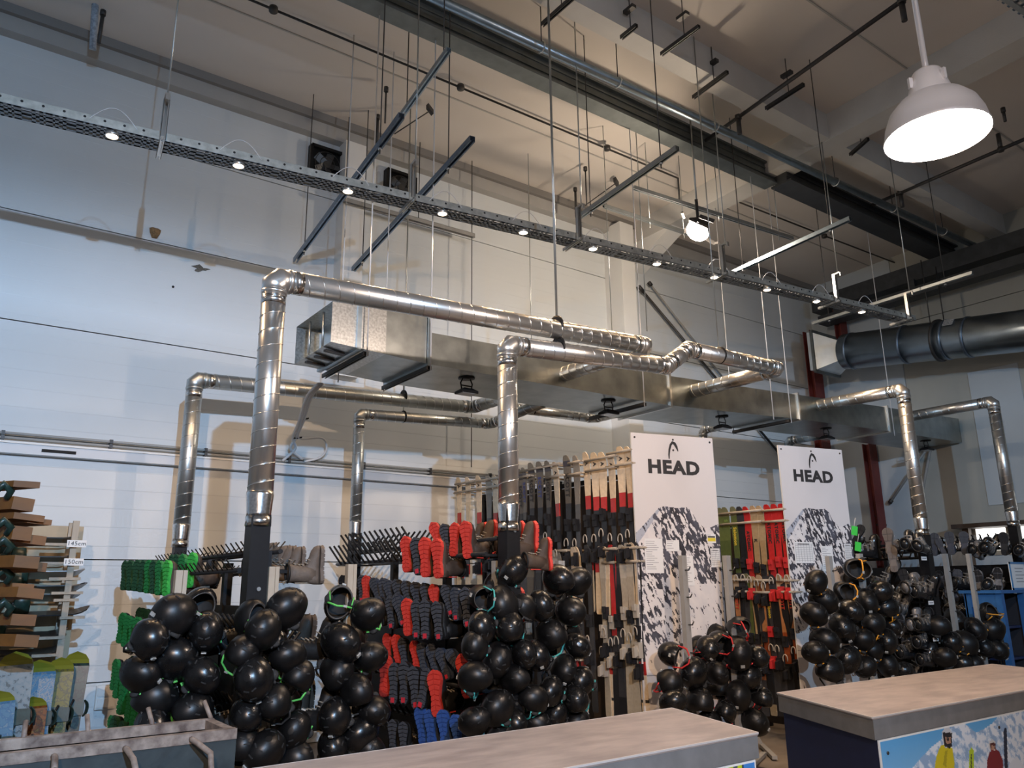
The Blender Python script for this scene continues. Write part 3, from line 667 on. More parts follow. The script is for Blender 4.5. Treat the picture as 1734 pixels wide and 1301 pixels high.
pipeA = duct_pipe('spiral_pipe', 'darker spiral pipe near the wall, leftmost of the row', [(XA, YR, 2.28), (XA, YR, 3.72), (a2.x, YR, a2.z), (a2.x+.15, DY1, a2.z+.05)], .078, GALV2, bottom=1, clamps=[(onY(683, 673, YR), (1, 0, .04))])
pipeC = duct_pipe('spiral_pipe', 'slim spiral pipe near the wall behind the bare pegs', [(XC, YR, 2.38), (XC, YR, 3.58), (c2.x, YR, c2.z), (c2.x+.15, DY1, c2.z+.12)], .064, GALV2, bottom=1, clamps=[(onY(683, 706, YR), (1, 0, .04))])
XG = onY(866, 690, YR).x; g2 = onY(1005, 706, YR)
duct_pipe('spiral_pipe', 'bright slim pipe behind the duct left of the column', [(XG, YR, 2.3), (XG, YR, 3.92), (g2.x, YR, 3.94), (g2.x, DY1, 3.92)], .064, GALV, clamps=[(onY(902, 694, YR), (1, 0, .02))])
g3 = onY(1190, 728, YR); duct_pipe('spiral_pipe', 'pale pipe bending up behind the first banner', [(g3.x, YR, 2.2), (g3.x, YR, 4.02), (g3.x, DY1, 4.02)], .064, GALV)
g4 = onY(1335, 748, YR); duct_pipe('spiral_pipe', 'bluish pipe bending up behind the second banner', [(g4.x, YR, 2.2), (g4.x, YR, 4.06), (g4.x, DY1, 4.06)], .07, GALVB)
# ---- big round duct along the end wall
bd = thing('round_duct', 'huge round galvanised ventilation duct along the end wall', 'duct', (13.3, 8.0, 5.85))
BA, BB = onX(1432, 596, 13.3), onX(1734, 560, 13.3); bdir = (BB-BA).normalized(); BE = BA+bdir*6
rb = .33
MB().cyl(BA, BE, rb, 40).build('pipe', M('duct_round', (.36, .42, .47), .3, 1.0, var=.2, scale=3), bd)
for t_ in (.15, 1.15, 1.85, 2.2, 3.4):
    ring(BA+bdir*t_, bdir, rb, .012, 40, w=.02).build('band', STRUT, bd)
for t_ in (1.72, 3.6):
    c = BA+bdir*t_; ring(c, bdir, rb+.012, .02, 40, w=.02).build('saddle', IRON, bd)
    for s in (-.25, .25): MB().cyl(c+Vector((s, 0, .25)), (c.x+s, c.y, 7.0), .01, 6).build('hanger_rod', IRON, bd)
MB().obox(BA+bdir*2.0+Vector((-rb*.72, 0, rb*.72)), (.06, 0, .06), bdir*.08, (-.003, 0, .003)).build('stencil_label', M('stencil', (.55, .58, .6), .5, var=.8, scale=70), bd)
a = rb*1.18; e = BA-bdir*.42
MB().loft([[BA+Vector((sx*rb*.55, 0, sz*rb*.55)) for sx, sz in ((-1,-1),(1,-1),(1,1),(-1,1))], [e+Vector((sx*a, 0, sz*a*.95)) for sx, sz in ((-1,-1),(1,-1),(1,1),(-1,1))], [e-bdir*.1+Vector((sx*a, 0, sz*a*.95)) for sx, sz in ((-1,-1),(1,-1),(1,1),(-1,1))]], sm=False).build('transition', M('bright_sheet', (.72, .78, .82), .4, .6, var=.15, scale=6), bd)
b = MB()
for s in (-1, 1): b.bar(e+Vector((-a, 0, s*a)), e+Vector((a, 0, s*a)), .05, .05); b.bar(e+Vector((s*a, 0, -a)), e+Vector((s*a, 0, a)), .05, .05)
b.build('frame', STEELD, bd)
# ---- grey cable bundle dropping from the duct end to the trunking
cb = thing('cable_bundle', 'bundle of pale cables dropping from the duct end to the wall', 'cable', onY(535, 652, 7.3))
for k in range(3):
    o_ = k*.02
    P = [onY(540+k*3, 650, 7.25), onY(520+k*4, 672, 7.5), onY(507+k*4, 712, 8.2), onY(496+k*5, 742, 8.7), onY(500+k*6+(-14 if k == 1 else 0), 760, 8.85), onY((478, 512, 525)[k], (781, 778, 768)[k], 8.93)]
    if k == 2: P = P[:4]+[onY(545, 742, 8.8), onY(553, 760, 8.85), onY(542, 775, 8.9), onY(515, 782, 8.93)]
    Q = []
    for i in range(len(P)-1):
        for s in np.linspace(0, 1, 6)[:-1]:
            p0, p1, p2, p3 = P[max(i-1, 0)], P[i], P[i+1], P[min(i+2, len(P)-1)]
            Q.append(.5*((2*p1)+(p2-p0)*s+(2*p0-5*p1+4*p2-p3)*s*s+(3*p1-p0-3*p2+p3)*s**3))
    Q.append(P[-1]); MB().tube(Q, .016 if k < 2 else .013, 8).build('cable', CABLE, cb)
for x, y, Y in ((508, 710, 8.18), (497, 742, 8.7)):
    c = onY(x+6, y, Y); MB().obox(c, (.05, 0, .01), (0, .03, 0), (0, 0, .008)).build('cable_tie', BLACKM, cb)
# ================================================================== BOOT DRYERS AND BOOTS
def lerp_tab(t, tab): return float(np.interp(t, [a for a, _ in tab], [b for _, b in tab]))
SOLEW = [(-1, .012), (-.96, .028), (-.85, .038), (-.6, .039), (-.2, .031), (.2, .042), (.55, .055), (.8, .049), (.92, .034), (.985, .018), (1, .008)]
FOOTH = [(-1, .05), (-.93, .10), (-.7, .13), (-.2, .125), (.1, .105), (.45, .082), (.75, .066), (.93, .045), (1, .02)]
def outline(k=1.0, n=9, L=.15):
    zs = [-1, -.96, -.85, -.6, -.2, .2, .55, .8, .92, .985, 1]
    right = [(lerp_tab(z, SOLEW)*k, z*L) for z in zs]; left = [(-lerp_tab(z, SOLEW)*k, z*L) for z in reversed(zs)]
    return right+left
def boot_meshes(ski=False):
    L = .15; R = {}
    b = MB(); o = outline(1.05)
    b.loft([[(x, y, z) for y, z in o] for x in (0, .024)], sm=False); R['midsole'] = b
    b = MB(); n = 4 if ski else 9
    for k in range(n):
        z0, z1 = -1+2*k/n+.02, -1+2*(k+1)/n-.025
        if ski and k in (1,): continue
        for s in (-1, 1):
            w0, w1 = lerp_tab(z0, SOLEW)*1.02, lerp_tab(z1, SOLEW)*1.02; sk = .010 if not ski else 0
            b.prism([(0, s*.002, z0*L+sk), (0, s*w0, z0*L), (0, s*w1, z1*L), (0, s*.002, z1*L+sk)], (-.008, 0, 0))
    R['outsole'] = b
    b = MB(); secs = []
    for t in (-1, -.93, -.7, -.4, -.1, .15, .45, .75, .93, 1.0):
        w = lerp_tab(t, SOLEW)*1.06; h = lerp_tab(t, FOOTH)*(1.12 if ski else 1); sec = []
        for j in range(14):
            a = 2*math.pi*j/14; sec.append((.02+h*(.5-.5*math.cos(a)) if True else 0, w*math.sin(a)*(1.05 if math.cos(a) > -.2 else .85), t*L))
        secs.append(sec)
    b.loft(secs)
    secs = []
    for x, cz, rz, ry in ((.06, -.078, .066, .042), (.13, -.074, .062, .044), (.20, -.068, .064, .048), (.27, -.062, .070, .052)) if not ski else ((.06, -.078, .068, .046), (.14, -.070, .070, .054), (.24, -.058, .070, .056), (.31, -.048, .072, .056)):
        secs.append([(x, ry*math.sin(2*math.pi*j/14), cz+rz*math.cos(2*math.pi*j/14)) for j in range(14)])
    b.loft(secs); R['upper'] = b
    x, cz, rz, ry = (.272, -.062, .071, .053) if not ski else (.312, -.048, .073, .057)
    b = MB(); b.tube([(x, ry*math.sin(a), cz+rz*math.cos(a)) for a in np.linspace(0, 2*math.pi, 15)[:-1]], .010, 6, closed=True); R['collar'] = b
    b = MB()
    if ski:
        for xx, zz in ((.105, .06), (.125, .02), (.19, .005), (.265, .018)): b.obox((xx, .045, zz-.035), (.012, 0, 0), (0, .012, 0), (0, 0, .035)); b.obox((xx+.01, 0, zz), (.009, 0, .003), (0, .045, 0), (0, 0, .006))
        R['buckles'] = b
    else:
        for xx, zz in ((.095, .052), (.115, .03), (.135, .005), (.165, -.008), (.195, -.006), (.225, -.002)):
            b.tube([(xx-.012, -.03, zz), (xx+.004, 0, zz+.012), (xx-.012, .03, zz)], .005, 5)
        R['laces'] = b
    b = MB(); b.obox((.155, 0, -.14), (.06, 0, 0), (0, .008, 0), (0, 0, .004)); b.tube([(.27, 0, -.13), (.30, 0, -.145), (.305, 0, -.13), (.275, 0, -.12)], .005, 5); R['pull_loop'] = b
    return R
BM = {k: v.mesh(k, [BLACKM]) for k, v in boot_meshes().items()}
SM_ = {k: v.mesh('ski_'+k, [BLACKM]) for k, v in boot_meshes(True).items()}
SOLE = {'red': M('sole_red', (.62, .045, .03), .6, var=.12, scale=40), 'grey': M('sole_grey', (.060, .066, .080), .7, var=.15, scale=40), 'blue': M('sole_blue', (.03, .09, .32), .6, var=.15, scale=40),
        'green': M('sole_green', (.012, .20, .045), .6, var=.2, scale=40), 'brightgreen': M('sole_bright_green', (.04, .42, .06), .6, var=.1, scale=40), 'darkgreen': M('sole_dark_green', (.012, .075, .03), .65, var=.2, scale=40),
        'brown': M('sole_brown', (.10, .075, .055), .7, var=.2, scale=40), 'dark': M('sole_dark', (.016, .016, .018), .7), 'taupe': M('sole_taupe', (.11, .09, .08), .6, var=.15, scale=30)}
UPM = {'black': M('boot_leather', (.013, .0125, .0125), .5, var=.3, scale=30, bump=.05, bscale=60), 'brown': M('boot_brown', (.07, .048, .035), .6, var=.3, scale=25), 'taupe': M('boot_taupe', (.115, .09, .072), .65, var=.3, scale=25, bump=.1), 'navy': M('boot_navy', (.035, .045, .07), .35, var=.2, scale=20), 'shell': M('ski_boot_shell', (.014, .015, .017), .28, var=.2, scale=20, coat=.4), 'silver': M('ski_boot_silver', (.24, .24, .25), .3, .3, var=.4, scale=30), 'brownsh': M('ski_boot_taupe', (.15, .125, .11), .4, var=.2, scale=20)}
LACE = M('lace', (.22, .19, .15), .7); SILV = M('buckle', (.55, .55, .55), .3, .9); REDPAD = M('heel_red', (.55, .03, .05), .5)
_bc = {}
def mvar(src, m_):
    k = (src.name, m_.name)
    if k not in _bc:
        me = src.copy(); me.materials.clear(); me.materials.append(m_); _bc[k] = me
    return _bc[k]
padm = MB(); padm.obox((-.010, 0, -.118), (.003, 0, 0), (0, .017, 0), (0, 0, .018)); PADM = padm.mesh('heel_pad', [REDPAD])
def boot(name, label, loc, scale, side, sole, upper, group, tilt=0.0, yaw=0.0, ski=False, lean=0.0):
    """toe up, sole turned outwards: side -1 looks at -x, +1 at +x"""
    R = Matrix.Rotation((math.pi if side > 0 else 0)+yaw, 4, 'Z') @ Matrix.Rotation(lean, 4, 'Y') @ Matrix.Rotation(tilt, 4, 'X')
    r = thing(name, label, 'ski boot' if ski else 'boot', loc, group, R.to_quaternion()); r.scale = (scale,)*3
    S = SM_ if ski else BM
    put('outsole', mvar(S['outsole'], SOLE[sole]), r)['kind'] = 'stuff'
    put('midsole', mvar(S['midsole'], SOLE['red'] if sole == 'red' else SOLE[sole] if 'green' in sole or sole == 'blue' else UPM[upper]), r)
    put('upper', mvar(S['upper'], UPM[upper]), r); put('collar', mvar(S['collar'], UPM['black'] if upper != 'black' else RUBBER), r)
    if ski: put('buckles', mvar(S['buckles'], SILV), r)['kind'] = 'stuff'
    else:
        put('laces', mvar(S['laces'], LACE), r)['kind'] = 'stuff'; put('pull_loop', mvar(S['pull_loop'], SOLE['red'] if sole == 'red' else LACE), r)
        if sole == 'grey': put('heel_pad', PADM, r)
    return r
pegm = MB(); pegm.tube([(0, 0, 0), (-.02, 0, .0), (-.155, 0, .175)], .0105, 8); PEG = pegm.mesh('peg', [BLACKM])
pegr = MB(); pegr.tube([(0, 0, 0), (.02, 0, .0), (.155, 0, .175)], .0105, 8); PEGR = pegr.mesh('peg', [BLACKM])
RACKD = M('rack_steel', (.035, .035, .037), .4, .5, var=.2, scale=30)
def dryer(name, label, cx, y0, y1, tiers, peg=1.0, ymin=0.0, xf=None, xr=None):
    r = thing(name, label, 'boot rack', (cx, y0, 0))
    for y, w, px0 in ((y0, .062, xf or cx), (y1, .055, xr or cx)):
        p = MB().box((px0-w, y-w, 0), (px0+w, y+w, tiers[0]+.32)).build('post', BLACKM, r)
        b = MB()
        for z in np.arange(.4, tiers[0]+.3, .42): b.cyl((px0+.01, y-w-.008, z), (px0+.01, y-w, z), .013, 10)
        b.build('bolts', SEAM, p)['kind'] = 'stuff'
        MB().box((cx-.25, y-.03, 0), (cx+.25, y+.03, .05)).build('foot', BLACKM, r)
    for y in (y0+(y1-y0)*.33, y0+(y1-y0)*.66):
        MB().box((cx-.03, y-.03, 0), (cx+.03, y+.03, tiers[0]+.05)).build('upright', BLACKM, r)
    MB().box((cx-.02, y0+.15, .15), (cx+.02, y1-.15, tiers[0]-.25)).build('dark_backing', BLACKM, r)  # dark board added so the gaps between the boots read dark
    for ti, z in enumerate(tiers):
        for s in (-1, 1):
            for dx, dz in ((.07, .10), (.19, -.02)):
                MB().cyl((cx+s*dx, y0+.1, z+dz), (cx+s*dx, y1-.08, z+dz), .016, 8).build('rail', RACKD, r)
        for y in (y0+.12, (y0+y1)/2, y1-.12): MB().bar((cx-.2, y, z-.03), (cx+.2, y, z-.03), .03, .02).bar((cx, y, z-.03), (cx, y, z+.10), .03, .03).build('cross_arm', RACKD, r)
        for s in (-1, 1):
            for dx, dz in ((.07, .10), (.19, -.02)):
                ys = [y for y in np.arange(y0+.2, y1-.12, .112) if y > ymin]
                if ti == 0:
                    for y in ys:
                        o = put('peg', PEG if s < 0 else PEGR, r); o.location = (s*dx, y-y0, z+dz); o.scale = (peg, 1, peg)
                else:
                    b = MB()
                    for y in ys: b.tube([(cx+s*dx, y, z+dz), (cx+s*(dx+.02), y, z+dz), (cx+s*(dx+.08), y, z+dz+.08)], .0105, 6)
                    o = b.build('lower_pegs', BLACKM, r); o['kind'] = 'stuff'
    return r
X1, X2 = (XA+XB)/2, (XD+XC)/2
dr1 = dryer('boot_dryer', 'black boot drying rack below the two left pipes, with green-soled boots', X1, YF, YR, [1.80, 1.32, .84, .40], .4, 0, XB, XA)
dr2 = dryer('boot_dryer', 'black boot drying rack with bare angled pegs and red-soled boots', X2, YF, YR, [1.93, 1.45, .93, .48], 1.0, 6.5, XD, XC)
dr3 = dryer('boot_dryer', 'dark boot drying rack with ski boots under the pipe right of the second banner', XE, YF, YR, [1.98, 1.45, .95, .48], .5)
dr4 = dryer('boot_dryer', 'dark boot drying rack under the rightmost pipe', XF, YF, YR, [2.15, 1.55, .98, .48], .5)
def boots_px(lst, X, side, label, group, ski=False, jit=.12, name='snowboard_boot', fixed=None):
    """lst: (x, ytop, ybottom, sole, upper[, tilt]) measured on the photograph; X: plane of the soles"""
    lst = sorted(lst, key=lambda t_: t_[0])
    for i, e in enumerate(lst):
        x, ya, yb, so, up = e[:5]; tilt = e[5] if len(e) > 5 else random.uniform(-jit, jit)
        c = onX(x, (ya+yb)/2, X); s = (yb-ya)*depth(c)/F_PX/.30/.97; s = max(.86, min(1.14, s))
        col = {'red': 'red', 'grey': 'grey', 'blue': 'blue', 'green': 'green', 'brightgreen': 'bright green', 'darkgreen': 'dark green', 'brown': 'brown', 'dark': 'black', 'taupe': 'taupe'}[so]
        if ski and up in ('shell', 'silver') and random.random() < .7: sd, tilt, c = 1, random.uniform(-.7, .7), c+Vector((.16, 0, 0))
        else: sd = side
        boot(name, label % (col, ORD[i] if i < len(ORD) else 'last'), c, s, sd, so, up, group, tilt, random.uniform(-.08, .08)*(5 if sd != side else 1)+(.36 if sd < 0 else -.1), ski)
G2 = 'snowboard boots on the second dryer'
XL = X2-.36
boots_px([(687, 910, 968, 'red', 'brown', -.08), (705, 912, 973, 'grey', 'black', -.15), (719, 912, 976, 'red', 'brown', -.05), (740, 914, 978, 'red', 'brown', -.08)], XL, -1, '%s-soled boot, %s from left in the top front row of bare-peg rack', G2)
boots_px([(739, 884, 935, 'red', 'brown', -.4), (754, 889, 938, 'grey', 'black', -.2), (768, 887, 941, 'red', 'brown', .08), (789, 884, 945, 'red', 'brown', -.1)], XL+.14, -1, '%s-soled boot, %s from left in the raised topmost row of bare-peg rack', G2)
boots_px([(580, 981, 1012, 'dark', 'black'), (612, 985, 1010, 'grey', 'black'), (619, 985, 1012, 'red', 'black'), (636, 986, 1015, 'grey', 'navy', -.5), (648, 987, 1020, 'grey', 'navy'), (659, 988, 1024, 'grey', 'navy', -.3), (674, 987, 1024, 'grey', 'black', -.3), (689, 990, 1027, 'grey', 'black', -.3), (705, 991, 1032, 'grey', 'black', -.25), (720, 992, 1036, 'grey', 'black', -.2), (735, 993, 1040, 'red', 'black', -.15), (758, 992, 1042, 'grey', 'black', -.35), (771, 997, 1050, 'grey', 'navy', -.1), (790, 997, 1062, 'grey', 'black', -.12)],
         XL+.12, -1, '%s-soled boot, %s from left in the rear second row of bare-peg rack', G2)
boots_px([(641, 1012, 1060, 'grey', 'black'), (661, 1012, 1064, 'grey', 'black', -.15), (676, 1007, 1060, 'grey', 'navy', -.4), (689, 1016, 1075, 'red', 'black', -.08), (705, 1019, 1080, 'grey', 'black', -.05), (720, 1018, 1082, 'grey', 'black', -.05), (741, 1021, 1083, 'grey', 'black', -.15)], XL, -1, '%s-soled boot, %s from left in the second front row of bare-peg rack', G2)
boots_px([(655, 1075, 1122, 'red', 'black', -.1), (671, 1077, 1126, 'red', 'black', -.15), (683, 1082, 1132, 'grey', 'black', -.2), (703, 1088, 1136, 'red', 'black', -.2), (715, 1090, 1142, 'grey', 'navy', -.2), (733, 1092, 1146, 'grey', 'navy', -.3), (750, 1100, 1150, 'grey', 'navy', -.4), (771, 1098, 1150, 'grey', 'navy', -.7)], XL+.12, -1, '%s-soled boot, %s from left in the rear third row of bare-peg rack', G2)
boots_px([(651, 1112, 1178, 'red', 'black', .03), (667, 1126, 1190, 'grey', 'black', .02), (684, 1124, 1190, 'grey', 'black', -.03), (702, 1132, 1198, 'grey', 'black', -.15), (718, 1134, 1199, 'grey', 'black', .25), (737, 1138, 1212, 'red', 'black', -.12), (786, 1111, 1180, 'red', 'black', -.2)], XL, -1, '%s-soled boot, %s from left in the third front row of bare-peg rack', G2)
boots_px([(665, 1222, 1276, 'grey', 'black', -.05), (683, 1226, 1280, 'grey', 'black', -.05), (713, 1200, 1262, 'blue', 'navy', -.2), (729, 1206, 1268, 'blue', 'navy', -.12), (751, 1206, 1268, 'blue', 'navy', -.15), (773, 1214, 1274, 'blue', 'navy', -.2)], XL, -1, '%s-soled boot, %s from left in the bottom row of bare-peg rack', G2)
XRr = X2+.36
boots_px([(822, 886, 938, 'red', 'brown'), (838, 882, 938, 'red', 'brown'), (884, 884, 940, 'red', 'brown'), (907, 884, 946, 'red', 'brown', .1), (930, 912, 965, 'red', 'brown', .1)], XRr-.1, 1, '%s-soled boot, %s from left on the far side behind the centre pipe', G2)
for i, (y, z, so) in enumerate([(5.5, 1.5, 'red'), (5.75, 1.5, 'grey'), (6.0, 1.48, 'red'), (5.4, .95, 'grey'), (5.7, .95, 'red')]):
    boot('snowboard_boot', 'dark boot, %s in the half hidden far side rows of the bare-peg rack' % ORD[i], (XRr, y, z), 1, 1, so, 'black', G2, random.uniform(-.1, .1))
G1 = 'boots on the first dryer'
XL1 = X1-.36
boots_px([(210, 957, 993, 'darkgreen', 'black'), (219, 956, 994, 'darkgreen', 'black'), (230, 954, 996, 'darkgreen', 'black'), (240, 955, 997, 'darkgreen', 'black'), (250, 954, 1000, 'green', 'black'), (259, 954, 1001, 'darkgreen', 'black'), (268, 955, 1003, 'green', 'black'), (281, 955, 1004, 'brightgreen', 'brown', -.05)], XL1, -1, '%s-soled boot, %s from left in the top row of left rack', G1)
boots_px([(288, 950, 985, 'darkgreen', 'black'), (297, 950, 985, 'darkgreen', 'black'), (306, 949, 986, 'green', 'black'), (322, 946, 986, 'brightgreen', 'brown', .1)], XL1+.16, -1, '%s-soled boot, %s from left in the raised top row of left rack', G1)
boots_px([(204, 1041, 1087, 'green', 'black', .1), (213, 1048, 1091, 'green', 'black', .1), (223, 1052, 1098, 'green', 'black', .05), (231, 1050, 1097, 'green', 'black', -.1), (238, 1055, 1104, 'green', 'black', -.1)], XL1, -1, '%s-soled boot, %s from left in the second front row of left rack', G1)
boots_px([(233, 1036, 1074, 'darkgreen', 'black', .1), (243, 1038, 1077, 'darkgreen', 'black'), (252, 1040, 1080, 'darkgreen', 'black')], XL1+.14, -1, '%s-soled boot, %s from left in the second rear row of left rack', G1)
boots_px([(193, 1120, 1166, 'green', 'black', .1), (198, 1132, 1180, 'green', 'black', .1), (207, 1142, 1208, 'green', 'black', .1), (219, 1163, 1220, 'green', 'black', .1), (228, 1172, 1232, 'green', 'black', .1), (238, 1176, 1238, 'green', 'black', .1)], XL1, -1, '%s-soled boot, %s from left in the third row of left rack', G1)
boots_px([(187, 1216, 1262, 'green', 'black'), (222, 1120, 1160, 'green', 'black'), (232, 1122, 1164, 'darkgreen', 'black')], XL1+.05, -1, '%s-soled boot, %s from left among the stray lower boots of left rack', G1)
XR1 = X1+.36
boots_px([(466, 928, 968, 'taupe', 'taupe', .1), (480, 934, 976, 'taupe', 'taupe', .1), (489, 932, 976, 'taupe', 'taupe', .1), (499, 932, 978, 'taupe', 'taupe', .1), (513, 932, 982, 'taupe', 'taupe', .1), (545, 927, 987, 'taupe', 'taupe', .12)], XR1, 1, '%s boot with laces, %s from left behind the thick black post', G1)
boots_px([(340, 950, 992, 'brown', 'brown', .3), (366, 948, 996, 'brown', 'black', .5)], X1+.12, 1, '%s-soled dark boot, %s of two tilted boots between the left pipes', G1)
for k, (z, ys) in enumerate([(1.33, np.arange(5.3, 7.7, .24)), (.90, np.arange(5.25, 7.7, .25)), (.46, np.arange(5.25, 7.6, .27))]):
    for i, y in enumerate(ys):
        boot('snowboard_boot', 'dark brown boot, %s from the front in the %s shadowed row of left rack' % (ORD[i], ['upper', 'middle', 'bottom'][k]), (XR1-.06*(i % 2)+(.16 if i < 3 else 0), y, z), 1, 1, 'brown' if i % 3 else 'dark', 'brown' if i % 2 else 'black', G1, random.uniform(-.1, .2), random.uniform(-.3, .1))
for k, (z, ys) in enumerate([(1.40, np.arange(5.4, 6.9, .25)), (.90, np.arange(5.4, 6.9, .25)), (.48, np.arange(5.4, 7.9, .3))]):
    for i, y in enumerate(ys):
        boot('snowboard_boot', 'black boot, %s from the front in the %s half hidden left-side row' % (ORD[i], ['upper', 'middle', 'bottom'][k]), (XL1+.02, y, z), 1, -1, 'darkgreen' if i > 4 else 'dark', 'black', G1, random.uniform(-.1, .1), random.uniform(.2, .4))
# ---- ski boots on the right-hand racks
G3 = 'ski boots on the right racks'
boots_px([(1452, 888, 925, 'dark', 'shell', .5), (1475, 905, 945, 'dark', 'shell', -.4), (1504, 895, 938, 'taupe', 'brownsh', 0), (1512, 926, 968, 'taupe', 'brownsh', 0), (1530, 897, 935, 'dark', 'shell', .1), (1552, 900, 940, 'dark', 'shell', .1)], XE-.40, -1, '%s-soled ski boot, %s from left in the top row beside the second banner', G3, True, name='ski_boot')
boots_px([(1500, 958, 1000, 'dark', 'shell'), (1516, 990, 1036, 'taupe', 'shell', 0), (1532, 965, 1005, 'dark', 'shell'), (1547, 968, 1010, 'dark', 'silver'), (1560, 975, 1015, 'dark', 'shell'), (1576, 972, 1012, 'dark', 'shell')], XE-.40, -1, '%s-soled ski boot, %s from left in the second row beside the second banner', G3, True, name='ski_boot')
boots_px([(1522, 1040, 1080, 'dark', 'silver', .2), (1535, 1074, 1118, 'taupe', 'shell', -.25), (1545, 1030, 1070, 'dark', 'silver'), (1556, 1060, 1100, 'dark', 'shell'), (1566, 1030, 1070, 'dark', 'shell'), (1570, 1090, 1130, 'dark', 'shell'), (1548, 1110, 1150, 'dark', 'shell')], XE-.40, -1, '%s-soled ski boot, %s from left in the lower rows beside the second banner', G3, True, name='ski_boot')
boots_px([(1582, 903, 941, 'grey', 'navy', .15), (1594, 914, 940, 'grey', 'navy', -.3), (1609, 899, 941, 'grey', 'navy', 0), (1633, 900, 940, 'grey', 'navy', .05), (1650, 915, 948, 'dark', 'silver'), (1662, 908, 944, 'dark', 'shell'), (1678, 903, 942, 'dark', 'shell'), (1700, 902, 940, 'dark', 'shell'), (1726, 910, 945, 'dark', 'shell')], XF-.42, -1, '%s-soled ski boot, %s from left in the top row of the rightmost rack', G3, True, name='ski_boot')
boots_px([(1590, 965, 1000, 'dark', 'shell'), (1604, 975, 1012, 'dark', 'navy'), (1622, 965, 1004, 'grey', 'navy'), (1640, 960, 1000, 'dark', 'shell'), (1658, 966, 1006, 'dark', 'silver'), (1672, 965, 1004, 'dark', 'shell'), (1690, 962, 1000, 'dark', 'silver'), (1660, 995, 1015, 'dark', 'silver')], XF-.42, -1, '%s-soled ski boot, %s from left in the second row of the rightmost rack', G3, True, name='ski_boot')
boots_px([(1588, 1012, 1050, 'dark', 'shell'), (1606, 1010, 1050, 'dark', 'shell'), (1626, 1010, 1050, 'dark', 'shell')], XF-.42, -1, '%s-soled ski boot, %s from left in the third row of the rightmost rack', G3, True, name='ski_boot')
for nm, X, zs in (('beside the second banner', XE-.34, (1.92, 1.40, .92, .46)), ('of the rightmost rack', XF-.34, (1.52, .98, .5))):
    for k, z in enumerate(zs):
        for i, y in enumerate(np.arange(5.32, 7.9, .23)):
            if k == 0 and len(zs) == 4 and i < 4: continue
            sd = 1 if random.random() < .65 else -1
            boot('ski_boot', 'shadowed ski boot, %s from the front in the %s inner row %s' % (ORD[i], ['top', 'second', 'third', 'lowest'][k], nm), (X+(.14 if sd > 0 else .0), y, z+random.uniform(-.04, .04)), 1, sd, 'dark', random.choice(['shell', 'shell', 'navy', 'silver']), G3, random.uniform(-.5, .5), random.uniform(-.3, .3)+(.2 if sd < 0 else 0), True)
# ================================================================== HELMETS
def helmet_meshes():
    R = {}; A, B_, C_ = .112, .138, .128
    def surf(k, lowz, n=26, m=12):
        secs = []
        for i in range(m+1):
            t_ = i/m; ph = t_*math.radians(118); 
            z = C_*math.cos(ph) if ph < math.pi/2 else -C_*.62*math.sin(ph-math.pi/2)/math.sin(math.radians(28))*.95
            rr = math.sin(ph) if ph < math.pi/2 else 1-.10*((ph-math.pi/2)/math.radians(28))**2
            sec = []
            for j in range(n):
                a = 2*math.pi*j/n; zz = z
                if t_ > .72: zz = z+(t_-.72)/.28*.055*max(0, math.sin(a))   # brow higher than the ears
                x = A*rr*math.cos(a)*k; y = B_*rr*math.sin(a)*k
                sec.append((x, y, zz*k))
            secs.append(sec)
        return secs
    s = surf(1.0, 0); b = MB(); b.loft(s[1:], caps=False); b._add([(0, 0, C_)]+s[1], [(0, 1+j, 1+(j+1) % 26) for j in range(26)], 0, True); R['shell'] = b
    s2 = surf(.90, 0); b = MB(); b.loft([list(reversed(q)) for q in s2[1:]], caps=False); b._add([(0, 0, C_*.9)]+s2[1], [(0, 1+(j+1) % 26, 1+j) for j in range(26)], 0, True); R['liner'] = b
    b = MB(); b.loft([s[-1], [tuple(Vector(p)*.97+Vector((0, 0, -.006))) for p in s[-1]], s2[-1]], caps=False); R['rim'] = b
    b = MB()
    for (az, el, ln) in ((60, 62, .016), (120, 62, .016), (90, 48, .020), (35, 40, .016), (145, 40, .016), (250, 55, .016), (290, 55, .016), (270, 30, .018)):
        a, e = math.radians(az), math.radians(el); d = Vector((A*math.cos(a)*math.cos(e), B_*math.sin(a)*math.cos(e), C_*math.sin(e)))
        n_ = Vector((d.x/A**2, d.y/B_**2, d.z/C_**2)).normalized(); u_ = n_.cross(Vector((0, 0, 1))).normalized(); v_ = n_.cross(u_)
        b.obox(d, u_*ln, v_*.0045, n_*.0018)
    R['vents'] = b
    b = MB()
    b.tube([(.10, .02, -.06), (.09, .02, -.12), (.03, .02, -.17), (-.03, .03, -.17), (-.09, .02, -.12), (-.10, .02, -.06)], .0075, 6)
    b.tube([(.10, -.06, -.06), (.088, 0, -.12)], .006, 5); b.tube([(-.10, -.06, -.06), (-.088, 0, -.12)], .006, 5)
    R['strap'] = b
    b = MB(); b.obox((0, -.139, -.03), (.016, 0, 0), (0, .006, 0), (0, 0, .010)); b.obox((.03, .02, -.172), (.014, 0, 0), (0, .008, 0), (0, 0, .007)); R['clip'] = b
    b = MB()
    b.lathe([(0, .01), (.03, .008), (.036, -.008), (0, -.012)], 12, o=(.094, -.01, -.07)); R['ear_pad'] = b
    return R
HSH = M('helmet_shell', (.006, .006, .0065), .38, var=.5, scale=14, bump=.015, bscale=25)
HSH2 = M('helmet_shell_glossy', (.007, .007, .0075), .27, var=.4, scale=14)
HMM = helmet_meshes(); HM = {}
for k, m_ in (('liner', RUBBER), ('rim', M('helmet_rim', (.05, .045, .04), .5)), ('vents', DARK), ('clip', M('clip_plastic', (.35, .35, .33), .4)), ('ear_pad', RUBBER)): HM[k] = HMM[k].mesh(k, [m_])
